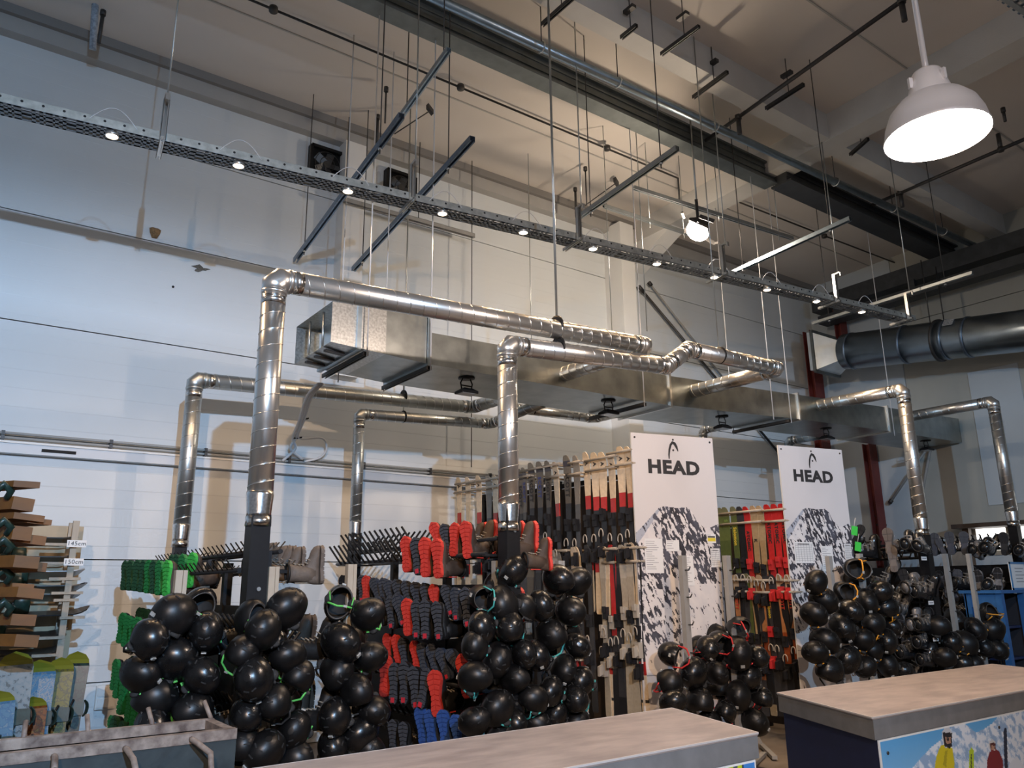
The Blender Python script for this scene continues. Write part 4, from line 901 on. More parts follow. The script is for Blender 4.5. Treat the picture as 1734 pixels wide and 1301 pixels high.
HM['shell'] = HMM['shell'].mesh('shell', [HSH]); HM['strap'] = HMM['strap'].mesh('strap', [BLACKM])
STRAPC = {'green': M('strap_green', (.10, .50, .10), .6), 'teal': M('strap_teal', (.05, .35, .33), .6), 'red': M('strap_red', (.60, .03, .03), .6), 'orange': M('strap_orange', (.70, .30, .02), .6), 'black': M('strap_black', (.02, .02, .02), .6)}
CL = [
 ('on the leftmost wooden post', 'green', 5.02, [(295,1043,73),(337,1025,52,'o'),(349,1069,46),(252,1082,54),(295,1115,72),(341,1145,62),(264,1184,68),(238,1142,52),(325,1206,68),(258,1234,66),(310,1252,64)]),
 ('around the thick black post', 'green', 4.92, [(485,1030,66),(446,1066,64),(426,1048,50,'o'),(410,1106,52),(487,1113,56),(429,1149,70),(505,1147,50),(465,1190,54),(417,1212,50),(498,1237,54),(448,1272,68),(500,1285,56),(410,1262,56)]),
 ('left of the grey soles', 'green', 5.1, [(573,1021,52,'o'),(624,1040,55),(577,1088,66),(628,1112,48),(570,1138,60),(604,1172,58),(633,1204,48),(567,1213,56),(611,1243,58),(563,1266,54),(625,1272,54)]),
 ('below the centre pipe', 'teal', 5.0, [(870,966,52),(851,1023,56),(818,1012,46,'o'),(816,1063,52),(863,1063,53),(886,1030,46),(841,1118,56),(804,1094,46),(873,1151,51),(805,1148,53),(843,1199,57),(804,1222,48),(868,1226,52),(888,1108,46),(850,1250,52)]),
 ('left of the white skis', 'teal', 5.05, [(946,982,52),(978,985,47),(916,1026,48),(967,1036,51),(934,1077,56),(978,1094,44),(955,1134,48),(933,1172,47),(975,1185,48),(940,1212,46),(984,1155,40),(909,1110,48),(902,1185,48),(974,1222,44),(908,1228,46)]),
 ('before the first banner', 'red', 5.0, [(1137,1108,44,'o'),(1174,1140,52),(1198,1098,38),(1219,1087,38,'o'),(1251,1063,40,'o'),(1249,1106,53),(1284,1113,38),(1134,1158,44),(1214,1141,40),(1268,1147,45),(1185,1190,51),(1250,1178,47),(1288,1182,36),(1140,1190,42),(1228,1207,40),(1277,1222,44),(1200,1225,42)]),
 ('before the second banner', 'orange', 4.95, [(1382,986,40),(1394,1017,45),(1428,1003,38,'o'),(1451,964,40,'o'),(1467,1019,41),(1489,1003,42),(1440,1035,42),(1378,1040,42),(1426,1063,46),(1479,1058,40),(1502,1030,36),(1509,1060,32),(1396,1086,45),(1461,1084,38),(1502,1086,38),(1435,1118,45),(1477,1102,35),(1465,1130,36),(1405,1136,46),(1502,1125,39),(1380,1105,40),(1529,1137,28)]),
 ('before ski boots', 'orange', 4.9, [(1588,1061,37),(1631,1091,43),(1652,1066,36),(1680,1068,41),(1673,1041,36,'o'),(1666,1096,32),(1689,1100,34),(1599,1114,35),(1629,1124,33),(1648,1126,32),(1612,1088,34)])]
random.seed(11)
for (where, strap, Y, lst) in CL:
    front = list(lst); xs = [e[0] for e in lst]; ysl = [e[1] for e in lst]; md = sum(e[2] for e in lst)/len(lst)
    for k in range(7 if len(lst) < 18 else 5):       # helmets on the far side of the post
        y = min(ysl)+(max(ysl)-min(ysl))*(k+.8)/7.5; near_ = [e[0] for e in front if abs(e[1]-y) < md*.9] or xs
        lst = lst+[(min(near_)+(max(near_)-min(near_))*random.uniform(.25, .75), y, md, 'b')]
    lst = sorted(lst, key=lambda e: e[1])
    for i, e in enumerate(lst):
        x, y, d = e[:3]; op = len(e) > 3 and e[3] == 'o'; bk = len(e) > 3 and e[3] == 'b'
        c = onY(x, y, Y+random.uniform(-.06, .06)+(.10 if op else .30 if bk else 0)); s = d*depth(c)/F_PX/.245; s = max(.85, min(1.25, s))
        vd = (CAM-c).normalized()
        if op: up = Vector((random.uniform(-.5, .5), .75, .25+random.uniform(-.3, .3))).normalized()
        else: up = (vd*random.uniform(.25, .9)+Vector((random.uniform(-.55, .55), 0, random.uniform(-.1, .95)))).normalized()
        q = up.to_track_quat('Z', 'Y') @ Matrix.Rotation(random.uniform(0, 6.28), 3, 'Z').to_quaternion()
        lb = ('open black helmet with %s strap, %s from top in bunch %s' % (strap, ORD[i], where)) if op else ('%sblack ski helmet, %s from top in bunch %s' % ('half hidden ' if bk else '', ORD[i], where))
        r = thing('ski_helmet', lb, 'helmet', c, 'ski helmets', q); r.scale = (s*random.uniform(.97, 1.03), s*random.uniform(.97, 1.05), s)
        put('shell', HM['shell'] if random.random() < .6 else mvar(HM['shell'], HSH2), r); put('liner', HM['liner'], r); put('rim', HM['rim'], r); put('vents', HM['vents'], r)['kind'] = 'stuff'
        put('strap', mvar(HM['strap'], STRAPC[strap] if op or random.random() < .5 else STRAPC['black']), r); put('clip', HM['clip'], r); put('ear_pad', HM['ear_pad'], r); ep = put('ear_pad', HM['ear_pad'], r); ep.location.x = -.188
# posts the helmets hang on
POSTS = [(307, 966, WOODP, 5.15, 'pale wooden post behind the leftmost helmets'), (463, 960, WOODP, 5.14, 'pale wooden post beside the thick black post'), (595, 956, WOODP, 5.25, 'pale wooden post left of the bare pegs'), (841, 950, GREYP, 5.28, 'grey post half hidden below the centre pipe'), (948, 950, GREYP, 5.2, 'short grey post left of the white skis'),
         (1155, 941, GREYP, 5.12, 'left grey post in front of the first banner'), (1230, 941, GREYP, 5.12, 'right grey post in front of the first banner'), (1403, 942, GREYP, 5.1, 'left grey post in front of the second banner'), (1455, 938, GREYP, 5.1, 'right grey post beside the second banner'),
         (1600, 938, GREYP, 5.04, 'left pale post before the ski boots'), (1640, 938, GREYP, 5.04, 'right pale post before the ski boots')]
for x, y, m_, Y, lb in POSTS:
    p = onY(x, y, Y); r = thing('helmet_post', lb, 'post', (p.x, p.y, 0), 'posts the helmets hang on')
    MB().box((p.x-.034, Y-.025, 0), (p.x+.006, Y+.025, p.z)).build('rail', m_, r); MB().box((p.x+.010, Y-.022, 0), (p.x+.034, Y+.022, p.z)).build('rail', m_, r)
    b = MB()
    for z in np.arange(.35, p.z-.1, .24): b.tube([(p.x, Y-.02, z), (p.x, Y-.07, z), (p.x, Y-.09, z+.03)], .006, 6)
    b.build('hooks', IRON, r)['kind'] = 'stuff'; MB().box((p.x-.2, Y-.12, 0), (p.x+.2, Y+.12, .03)).build('base', IRON, r)
# ================================================================== SKIS
def ski_mesh(L=1.62, wt=.104, ww=.068, we=.094):
    zs = [0, .01, .05, .12, .3, .5, .7, .85, .93, .97, .99, 1.0]; ws = [we*.75, we*.95, we, we*.99, ww*1.08, ww, ww*1.12, wt, wt*.98, wt*.88, wt*.66, wt*.34]
    secs = []
    for t_, w in zip(zs, ws):
        bend = .03*max(0, (t_-.90)/.10)**2; th = .016 if .25 < t_ < .7 else .010
        x0 = -bend
        secs.append([(x0-th/2, -w/2, t_*L), (x0-th/2, w/2, t_*L), (x0+th/2, w/2, t_*L), (x0+th/2, -w/2, t_*L)])
    return MB().loft(secs, sm=False)
def binding_meshes(L=1.62):
    b = MB(); z = L*.52
    b.box((-.045, -.034, z-.02), (-.008, .034, z+.10)); b.obox((-.05, 0, z+.075), (.012, 0, 0), (0, .022, 0), (0, 0, .03)); R = {'toe_piece': b}
    b = MB(); b.box((-.055, -.036, z-.38), (-.008, .036, z-.24)); b.obox((-.075, 0, z-.32), (.025, 0, .01), (0, .02, 0), (.0, 0, .045)); R['heel_piece'] = b
    b = MB()
    b.tube([(-.06, .034*math.cos(a), z-.15+.05*math.sin(a)) for a in np.linspace(-.6, 2*math.pi-2.6, 12)], .0065, 6)
    R['brake'] = b
    return R
SKB = ski_mesh(); SKM = {k: v.mesh(k, [BLACKP]) for k, v in binding_meshes().items()}
WH, CRM, BLK, RED_, DK = (.88, .70, .48), (.78, .60, .38), (.02, .02, .022), (.55, .03, .025), (.05, .05, .055)
SKT = {'cream': ramp_mat('ski_cream', [(0, CRM), (.40, RED_), (.55, BLK), (1.02, RED_), (1.16, WH), (1.55, CRM)], hi=1.7), 'cream2': ramp_mat('ski_cream_plain', [(0, WH), (.16, (.03, .03, .03)), (.19, WH), (.40, RED_), (.52, DK), (.95, CRM), (1.3, WH)], hi=1.7),
       'dark': ramp_mat('ski_dark', [(0, DK), (.5, BLK), (1.10, (.12, .10, .075)), (1.35, (.19, .155, .11)), (1.5, (.07, .06, .07)), (1.56, (.25, .21, .15))], hi=1.7), 'greyski': ramp_mat('ski_grey', [(0, DK), (.9, (.10, .10, .10)), (1.1, (.25, .22, .18)), (1.4, (.34, .30, .24))], hi=1.7),
       'red': ramp_mat('ski_red', [(0, BLK), (.55, DK), (.75, (.50, .03, .03)), (.95, (.62, .03, .03))], hi=1.7), 'greenski': ramp_mat('ski_green', [(0, BLK), (.5, DK), (.8, (.10, .13, .04)), (1.2, (.14, .17, .05)), (1.5, (.22, .22, .12))], hi=1.7), 'tan': ramp_mat('ski_tan', [(0, DK), (.4, (.28, .10, .04)), (.8, (.45, .30, .15)), (1.2, (.50, .36, .20)), (1.5, (.58, .42, .25))], hi=1.7),
       'orange': ramp_mat('ski_orange', [(0, (.35, .28, .18)), (.12, BLK), (.6, (.32, .07, .02)), (.95, (.50, .22, .09)), (1.4, (.60, .44, .28))], hi=1.7), 'black': ramp_mat('ski_black', [(0, BLK), (.2, DK), (.8, BLK), (1.4, DK)], hi=1.7), 'slim': ramp_mat('ski_pale_slim', [(0, (.55, .48, .36)), (.9, (.50, .43, .33)), (1.3, (.58, .52, .42))], hi=1.7)}
SKME = {k: SKB.mesh('ski_'+k, [m_]) for k, m_ in SKT.items()}
WPL = M('binding_white', (.42, .38, .32), .4)
LET = {'ink': BLACKINK, 'yellow': M('print_yellow', (.75, .55, .05), .5), 'cream': M('print_cream', (.60, .52, .40), .5), 'blue': M('print_blue', (.06, .08, .25), .5), 'red': M('print_red', (.55, .05, .03), .5), 'green': M('print_green', (.20, .30, .06), .5)}
def ski(label, top, L, kind, group, tilt=0.0, roll=0.0, txt=None, bind='dark', flip=False, lean=0.0):
    """ski standing upright, face turned to -x, top = tip position"""
    s = L/1.62
    R = Matrix.Rotation(roll, 4, 'Z') @ Matrix.Rotation(lean, 4, 'Y') @ Matrix.Rotation(tilt, 4, 'X')
    base = Vector(top)-R.to_3x3() @ Vector((0, 0, L))
    r = thing('ski', label, 'ski', base, group, R.to_quaternion()); r.scale = (1, 1, s)
    if flip: pass
    put('body', SKME[kind], r)
    bo = random.uniform(-.10, .10)
    for k in ('toe_piece', 'heel_piece', 'brake'):
        ob = put(k, mvar(SKM[k], (WPL if k == 'brake' or bind == 'white' else REDB if bind == 'red' else BLACKP)), r); ob.location.z = bo; ob.scale = (1, .85, 1)
    if txt:
        t_, size, zc, colr = txt
        me = text_mesh(t_, size, size*.03, 1.0, .0008); me.materials.clear(); me.materials.append(LET[colr])
        # reads downwards along the ski
        X = Vector((0, 0, -1)); N = Vector((-1, 0, 0)); Yv = N.cross(X); MM = Matrix((X, Yv, N)).transposed().to_4x4()
        me.transform(Matrix.Translation((-.0115, 0, zc)) @ MM); put('lettering', me, r)
    return r
REDB = M('binding_red', (.5, .03, .03), .4)
def rack_frame(label, X, W, y0, y1, zs):
    r = thing('ski_rack', label, 'ski rack', (X, y0, 0))
    for y in (y0+.05, (y0+y1)/2, y1):
        MB().box((X+W/2-.03, y-.03, 0), (X+W/2+.03, y+.03, zs[0])).build('upright', BLACKM, r)
        MB().box((X-.05, y-.03, 0), (X+W, y+.03, .05)).build('foot', BLACKM, r)
    for z in zs: MB().box((X+W/2-.02, y0, z-.09), (X+W/2+.02, y1, z-.04)).build('rail', BLACKM, r)
    MB().box((X+W/2-.01, y0, .1), (X+W/2+.01, y1, zs[0]-.1)).build('backboard', M('rack_board', (.05, .035, .025), .7, var=.3), r)
    return r
def arm(r, X, y, z, n, sp, m_):
    b = MB()
    return b
RX1 = 5.48
rk1 = rack_frame('two-tier ski rack with pale skis, left of the first banner', RX1+.03, .7, 5.62, 8.7, [2.85, 1.8])
rk2 = rack_frame('two-tier ski rack with red skis between the banners', 7.86, .7, 5.62, 7.4, [2.45, 1.65])
def crop(x, y, ox, oy, s): return ox+x/s, oy+y/s
UPR = [(90,345,'cream'),(165,342,'cream2'),(255,330,'cream'),(340,330,'greyski'),(395,325,'cream'),(470,300,'dark'),(540,280,'greyski'),(605,275,'dark'),(640,262,'dark'),(700,222,'dark'),(770,212,'dark'),(840,205,'dark'),(905,215,'cream'),(1000,160,'dark'),(1080,160,'greyski'),(1165,132,'cream'),(1235,135,'cream'),(1300,132,'cream'),(1375,138,'cream'),(1455,85,'cream'),(1520,85,'cream')]
GS = 'skis in the rack left of the first banner'
random.seed(3)
for i, (x, y, k) in enumerate(UPR):
    px_, py_ = crop(x, y, 760, 740, 5.0); tp_ = onX(px_, py_, RX1)
    txt = None
    if k == 'dark': txt = ('SCOTT', .075, 1.30, 'ink') if i % 2 else ('SCOTT', .07, 1.33, 'blue')
    elif k == 'cream': txt = ('A', .06, 1.50, 'ink')
    ski('%s ski, %s from left in the upper tier beside the first banner' % ({'cream': 'cream and red', 'cream2': 'plain cream', 'dark': 'dark lettered', 'greyski': 'greyish'}[k], ORD[i]), tp_, 1.62, k, GS, random.uniform(-.012, .012)-(.05 if x == 905 else 0), random.uniform(-.15, .15), txt, 'dark')
LOW = [(8,965,'dark'),(905,960,'slim'),(930,955,'greyski'),(1065,935,'cream2'),(1090,930,'cream2'),(1180,915,'black'),(1295,925,'slim'),(1330,930,'cream2'),(1385,915,'red'),(1420,920,'black'),(1470,915,'slim'),(1520,900,'slim'),(1560,895,'cream2'),(1585,890,'black'),(820,970,'dark'),(760,980,'black'),(690,985,'dark')]
for i, (x, y, k) in enumerate(sorted(LOW)):
    px_, py_ = crop(x, y, 760, 740, 5.0); tp_ = onX(px_, py_, RX1-.02)
    ski('%s ski, %s from left in the lower tier beside the first banner' % ({'slim': 'pale', 'cream2': 'plain cream', 'dark': 'dark', 'greyski': 'greyish', 'black': 'black', 'red': 'red'}[k], ORD[i]), tp_, 1.60, k, GS, random.uniform(-.07, .03) if k in ('slim', 'cream2', 'red') else random.uniform(-.02, .02), random.uniform(-.2, .2), None, 'white' if i % 2 else 'dark')
# pale arms between which the tips are hung
for i, (x0, x1, y, dz) in enumerate([(52,215,388,0),(45,220,462,0),(150,420,370,0),(140,420,440,0),(590,880,268,0),(600,690,335,0),(790,940,240,0),(820,960,335,0),(1010,1120,215,0),(1010,1120,315,0),(1150,1410,182,0),(1155,1410,272,0),(1335,1540,128,0),(1330,1550,240,0),(900,1000,965,0),(1290,1420,950,0),(1300,1400,1065,0),(1465,1600,940,0),(1500,1600,1055,0)]):
    a, c = crop(x0, y, 760, 740, 5.0), crop(x1, y, 760, 740, 5.0); p, q = onX(*a, RX1-.05), onX(*c, RX1-.05); q.z = p.z = (p.z+q.z)/2
    MB().cyl(p, q, .014, 8).build('arm', WOODP, rk1); MB().cyl(p+Vector((0, 0, 0)), p+Vector((.3, 0, 0)), .012, 6).build('arm_stem', WOODP, rk1); MB().cyl(q, q+Vector((.3, 0, 0)), .012, 6).build('arm_stem', WOODP, rk1)
RX2 = 7.84
UP2 = [(282,58,'greenski'),(305,55,'greenski',('S', .06, 1.45, 'green')),(345,52,'greenski',('Salomon', .06, 1.25, 'yellow')),(375,52,'black'),(405,52,'red',('ATOMIC', .06, 1.2, 'ink')),(440,48,'tan',('K', .06, 1.2, 'ink')),(470,48,'tan'),(506,42,'red',('ATOMIC', .062, 1.28, 'ink')),(541,40,'red',('ATOMIC', .062, 1.28, 'ink')),(575,38,'red',('ATOMIC', .062, 1.28, 'ink'))]
GS2 = 'skis in the rack between the banners'
NM2 = {'greenski': 'olive green', 'black': 'black', 'red': 'bright red', 'tan': 'tan', 'orange': 'orange-lettered'}
for i, e in enumerate(UP2):
    px_, py_ = crop(e[0], e[1], 1120, 840, 2.824)
    ski('%s ski, %s from the left in the upper tier between the banners' % (NM2[e[2]], ORD[i]), onX(px_, py_, RX2), 1.55, e[2], GS2, random.uniform(-.01, .01), random.uniform(-.1, .1), e[3] if len(e) > 3 else None, 'red' if e[2] == 'red' else 'dark')
LO2 = [(300,380,'greenski'),(325,378,'black'),(352,378,'orange',('SCOTT', .06, 1.30, 'red')),(385,372,'black'),(410,372,'greenski'),(440,385,'tan'),(470,378,'orange'),(500,376,'black',('Salomon', .05, 1.2, 'yellow')),(530,376,'black'),(566,378,'orange',('SCOTT', .06, 1.32, 'red')),(606,376,'orange',('SCOTT', .06, 1.32, 'red'))]
for i, e in enumerate(LO2):
    px_, py_ = crop(e[0], e[1], 1120, 840, 2.824)
    ski('%s ski, %s from the left in the lower tier between the banners' % (NM2[e[2]], ORD[i]), onX(px_, py_, RX2), 1.52, e[2], GS2, random.uniform(-.03, .0), random.uniform(-.1, .1), e[3] if len(e) > 3 else None, 'red' if i in (3, 7) else 'dark')
for (x0, x1, y) in [(275,480,78),(280,480,130),(480,585,68),(480,592,122),(318,412,402),(318,412,458),(440,520,405),(440,520,462),(552,625,405),(552,632,460)]:
    a, c = crop(x0, y, 1120, 840, 2.824), crop(x1, y, 1120, 840, 2.824); p, q = onX(*a, RX2-.05), onX(*c, RX2-.05); q.z = p.z = (p.z+q.z)/2
    MB().cyl(p, q, .014, 8).build('arm', WOODP, rk2); MB().cyl(p, p+Vector((.3, 0, 0)), .012, 6).build('arm_stem', WOODP, rk2); MB().cyl(q, q+Vector((.3, 0, 0)), .012, 6).build('arm_stem', WOODP, rk2)
# ================================================================== BANNERS
PRINT = vcol_mat('banner_print', .5)
def onplane(x, y, p0, n): d = ray(x, y); return CAM+d*((Vector(p0)-CAM).dot(n)/d.dot(n))
def mountain(seed):
    def fn(u, v):
        y = 733+v*552
        sil = np.interp(u, [0, .1, .28, .35, .5, .62, .68, .73, .82, .9, 1], [913, 898, 868, 864, 867, 865, 872, 890, 902, 900, 893])
        c = np.zeros(u.shape+(3,)); n0 = nfield(u, v, 2.0, 5.0, seed, 2)
        sky = np.array([.70, .66, .64])[None, None]*(1-.10*np.clip(n0, 0, 1)[..., None]); c[:] = sky
        n1 = nfield(u-v*1.4, v+u*.12, 34, 40, seed+3, 6); n2 = nfield(u-v*1.0, v, 9, 17, seed+9, 4)
        dens = np.interp(y, [862, 880, 905, 925, 945, 985, 1010, 1035, 1060, 1090, 1110, 1150], [.25, .3, .12, .22, .28, .22, .05, -.02, .10, .0, -.18, -.5])
        dens = dens+np.where((y > 862) & (y < 930), np.where(u > .3, .12, -.25), 0)+np.where((y > 1000) & (y < 1100), np.where(u < .45, .10, -.28), 0)
        mt = y > sil; rock = mt & (n1*1.0+n2*.35+dens*1.25 > .27)
        snow = np.array([.74, .70, .68])[None, None]-.10*np.clip(n2, -.5, 1)[..., None]*np.array([1.0, .8, .55])
        c[mt] = np.broadcast_to(snow, c.shape)[mt]
        dk = np.array([.035, .032, .038])[None, None]+.08*np.clip(n2+.2, 0, 1)[..., None]*np.array([.8, .85, 1.1]); c[rock] = np.broadcast_to(dk, c.shape)[rock]
        sh = mt & (u < .3) & (y > sil) & (y < sil+22-55*u) & ~rock; c[sh] = (.42, .44, .50)
        low = y > 1140; c[low] = (.68, .64, .62)
        return c
    return fn
def banner(label, tl, tr, Yl, Yr, seed, papers, logo, head):
    a, b_ = onY(*tl, Yl), onY(*tr, Yr); zt_ = (a.z+b_.z)/2; a.z = b_.z = zt_; xv = b_-a; w = xv.length; xd = xv.normalized(); n = Vector((xd.y, -xd.x, 0)); zb_ = .14
    r = thing('banner_panel', label, 'banner', (a.x, a.y, 0)); hgt = 3.0; zb_ = zt_-hgt
    m = MB(); m.obox((a+b_)/2+Vector((0, 0, -hgt/2))-n*.010, xd*(w/2), n*.008, Vector((0, 0, hgt/2))); m.build('board', WHITEP, r)
    art('print', 180, 520, mountain(seed), a+n*.0005, xv, Vector((0, 0, -hgt)), r, PRINT)
    m = MB(); m.obox((a+b_)/2+Vector((0, 0, -.755*hgt))+n*.001, xd*(w/2), n*.001, Vector((0, 0, .004))); m.build('seam', INK, r)
    for k in range(2):
        p = a+xd*(w*(.12+.76*k))-n*.06; MB().box((p.x-.02, p.y-.02, 0), (p.x+.02, p.y+.02, zt_-.05)).build('leg', GREYP, r)
    for u_ in (.04, .5, .96):
        c = a+xd*(w*u_)+Vector((0, 0, -.045)); MB().cyl(c, c+n*.006, .010, 10).build('screw', IRON, r)
    lc = onplane(*head, a, n); text('HEAD', .182, lc+n*.003, xd, (0, 0, 1), BLACKINK, r, 'lettering', .0085, 1.20)
    lg = onplane(*logo, a, n)+n*.003; k = .9
    arc = [(-.055, -.105), (-.055, -.06), (-.045, .0), (-.025, .055), (.0, .082), (.028, .07), (.05, .035), (.068, -.015)]
    wid = [.006, .010, .012, .013, .016, .018, .015, .004]; L_, R_ = [], []
    for i, (x, z) in enumerate(arc):
        x0, z0 = arc[max(i-1, 0)]; x1, z1 = arc[min(i+1, len(arc)-1)]; t_ = Vector((x1-x0, z1-z0)).normalized(); nn = Vector((-t_.y, t_.x))
        L_.append(lg+xd*((x+nn.x*wid[i])*k)+Vector((0, 0, (z+nn.y*wid[i])*k))); R_.append(lg+xd*((x-nn.x*wid[i])*k)+Vector((0, 0, (z-nn.y*wid[i])*k)))
    m = MB()
    for i in range(len(arc)-1): m.prism([L_[i], R_[i], R_[i+1], L_[i+1]], n*.0015)
    c = lg+xd*.004+Vector((0, 0, -.005)); m.cyl(c, c+n*.0015, .011, 12); m.build('logo', BLACKINK, r)
    for (x0, x1, y0, y1, kind, lb) in papers:
        p = onplane(x0, y0, a, n); q = onplane(x1, y1, a, n); pw = (q-p).dot(xd); ph = p.z-q.z; c = p+xd*(pw/2)+Vector((0, 0, -ph/2))+n*.006
        s = thing('paper_notice', lb, 'notice', c); m = MB(); m.obox(c, xd*(pw/2), n*.0012, Vector((0, 0, ph/2))); m.build('sheet', PAPER, s)
        m = MB(); rows_ = max(4, int(ph/.022)); random.seed(int(x0))
        if kind == 'table':
            for k_ in range(rows_): m.obox(c+n*.002+Vector((0, 0, ph*(.40-.85*k_/rows_))), xd*(pw*.43), n*.0004, Vector((0, 0, .0018)))
            for k_ in range(7): m.obox(c+n*.002+xd*(pw*(-.43+.86*k_/6)), xd*.0016, n*.0004, Vector((0, 0, ph*.44)))
        else:
            for k_ in range(rows_):
                f_ = random.uniform(.35, .85); m.obox(c+n*.002+Vector((0, 0, ph*(.42-.86*k_/rows_)))-xd*(pw*.43*(1-f_)), xd*(pw*.43*f_), n*.0004, Vector((0, 0, .0022)))
        o = m.build('print_lines', INK, s)
        if kind == 'yellow':
            m = MB(); m.obox(c+n*.0035+Vector((0, 0, -ph*.12)), xd*(pw*.44), n*.0006, Vector((0, 0, ph*.2))); m.build('yellow_band', M('yellow_print', (.75, .6, .05), .5), s)
            m = MB(); m.obox(c+n*.0035+Vector((0, 0, ph*.2)), xd*(pw*.40), n*.0006, Vector((0, 0, ph*.08))); m.build('black_band', BLACKINK, s)
        if kind == 'table':
            m = MB(); m.obox(c+n*.003+Vector((0, 0, ph*.40)), xd*(pw*.30), n*.0006, Vector((0, 0, ph*.02))); m.build('heading', BLACKINK, s)
    return r
banner('tall white mountain banner, larger one nearer the centre', (1068, 732), (1206, 743), 5.5, 5.28, 1.7,
       [(1090, 1124, 912, 971, 'text', 'large text sheet at the left of the first banner'), (1127, 1150, 915, 934, 'text', 'small wide text sheet on the first banner'), (1157, 1176, 941, 992, 'text', 'long narrow text sheet in the middle of the first banner'), (1196, 1212, 905, 920, 'yellow', 'small yellow and black sticker on the first banner'), (1202, 1220, 929, 961, 'table', 'small table sheet at the right of the first banner')], (1139, 762), (1141, 793))
banner('tall white mountain banner, farther one to the right', (1317, 753), (1425, 763), 5.5, 5.3, 1.9,
       [(1343, 1379, 918, 954, 'table', 'large grey table sheet on the second banner'), (1389, 1413, 925, 968, 'text', 'long text sheet behind the grey post on the second banner'), (1428, 1443, 921, 949, 'table', 'small table sheet at the right edge of the second banner')], (1375, 780), (1377, 808))
# ================================================================== COUNTERS
TOPM = M('counter_top', (.40, .335, .30), .42, var=.35, scale=9, col2=(.27, .225, .205), bump=.03, bscale=60, stretch=(.6, 1.6, 1))
EDGEM = M('counter_edge', (.20, .20, .20), .45, var=.2, scale=12); NAVY = M('navy_laminate', (.012, .022, .075), .45, var=.15, scale=20)
EDGEL = M('bright_edge', (.75, .72, .70), .35, .4)
POSTERM = vcol_mat('poster_print', .35)
def counter(label, fl_, fr, rr_, rl, zt_, posterfn, grid, loc):
    r = thing('counter', label, 'counter', loc); q = [Vector((*p, 0)) for p in (fl_, fr, rr_, rl)]
    lift = lambda z, inset=0.0: [Vector((p.x, p.y, z)) for p in q]
    MB().prism(lift(zt_-.012), (0, 0, .012)).build('top', TOPM, r)
    cx = sum((p for p in q), Vector())/4
    ins = [p+(cx-p).normalized()*.004 for p in q]; MB().prism([Vector((p.x, p.y, zt_-.10)) for p in ins], (0, 0, .087)).build('edge_band', EDGEM, r)
    e = MB()
    for i in range(4): a, b_ = q[i], q[(i+1) % 4]; e.bar((a.x, a.y, zt_-.003), (b_.x, b_.y, zt_-.003), .006, .007)
    e.build('bright_trim', EDGEL, r)
    ins = [p+(cx-p).normalized()*.03 for p in q]; MB().prism([Vector((p.x, p.y, .02)) for p in ins], (0, 0, zt_-.122)).build('body', NAVY, r)
    a, b_ = ins[0], ins[1]; xd = (b_-a).normalized(); n = Vector((xd.y, -xd.x, 0)); w = (b_-a).length
    ptop = zt_-.103; ph = ptop-.08
    m = MB(); m.obox((a+b_)/2+n*.004+Vector((0, 0, .08+ph/2)), xd*(w/2), n*.003, Vector((0, 0, ph/2))); m.build('poster_board', WHITEP, r)
    o = Vector((a.x, a.y, ptop-.008))+xd*.01+n*.0085; W_ = w-.02; H_ = ph-.016
    art('poster', grid[0], grid[1], posterfn(o, xd, n, W_, H_), o, xd*W_, Vector((0, 0, -H_)), r, POSTERM)
    for k in range(int(w/.55)+1):
        c = a+xd*min(w-.06, .06+k*.55)+n*.008+Vector((0, 0, ptop-.06)); MB().cyl(c, c+n*.005, .008, 10).build('screw', IRON, r)
    return r
def uvmap(o, xd, n, W_, H_, pts, ox, oy, s):
    out = []
    for x, y in pts:
        p = onplane(ox+x/s, oy+y/s, o, n); out.append(((p-o).dot(xd)/W_, (o.z-p.z)/H_))
    return out
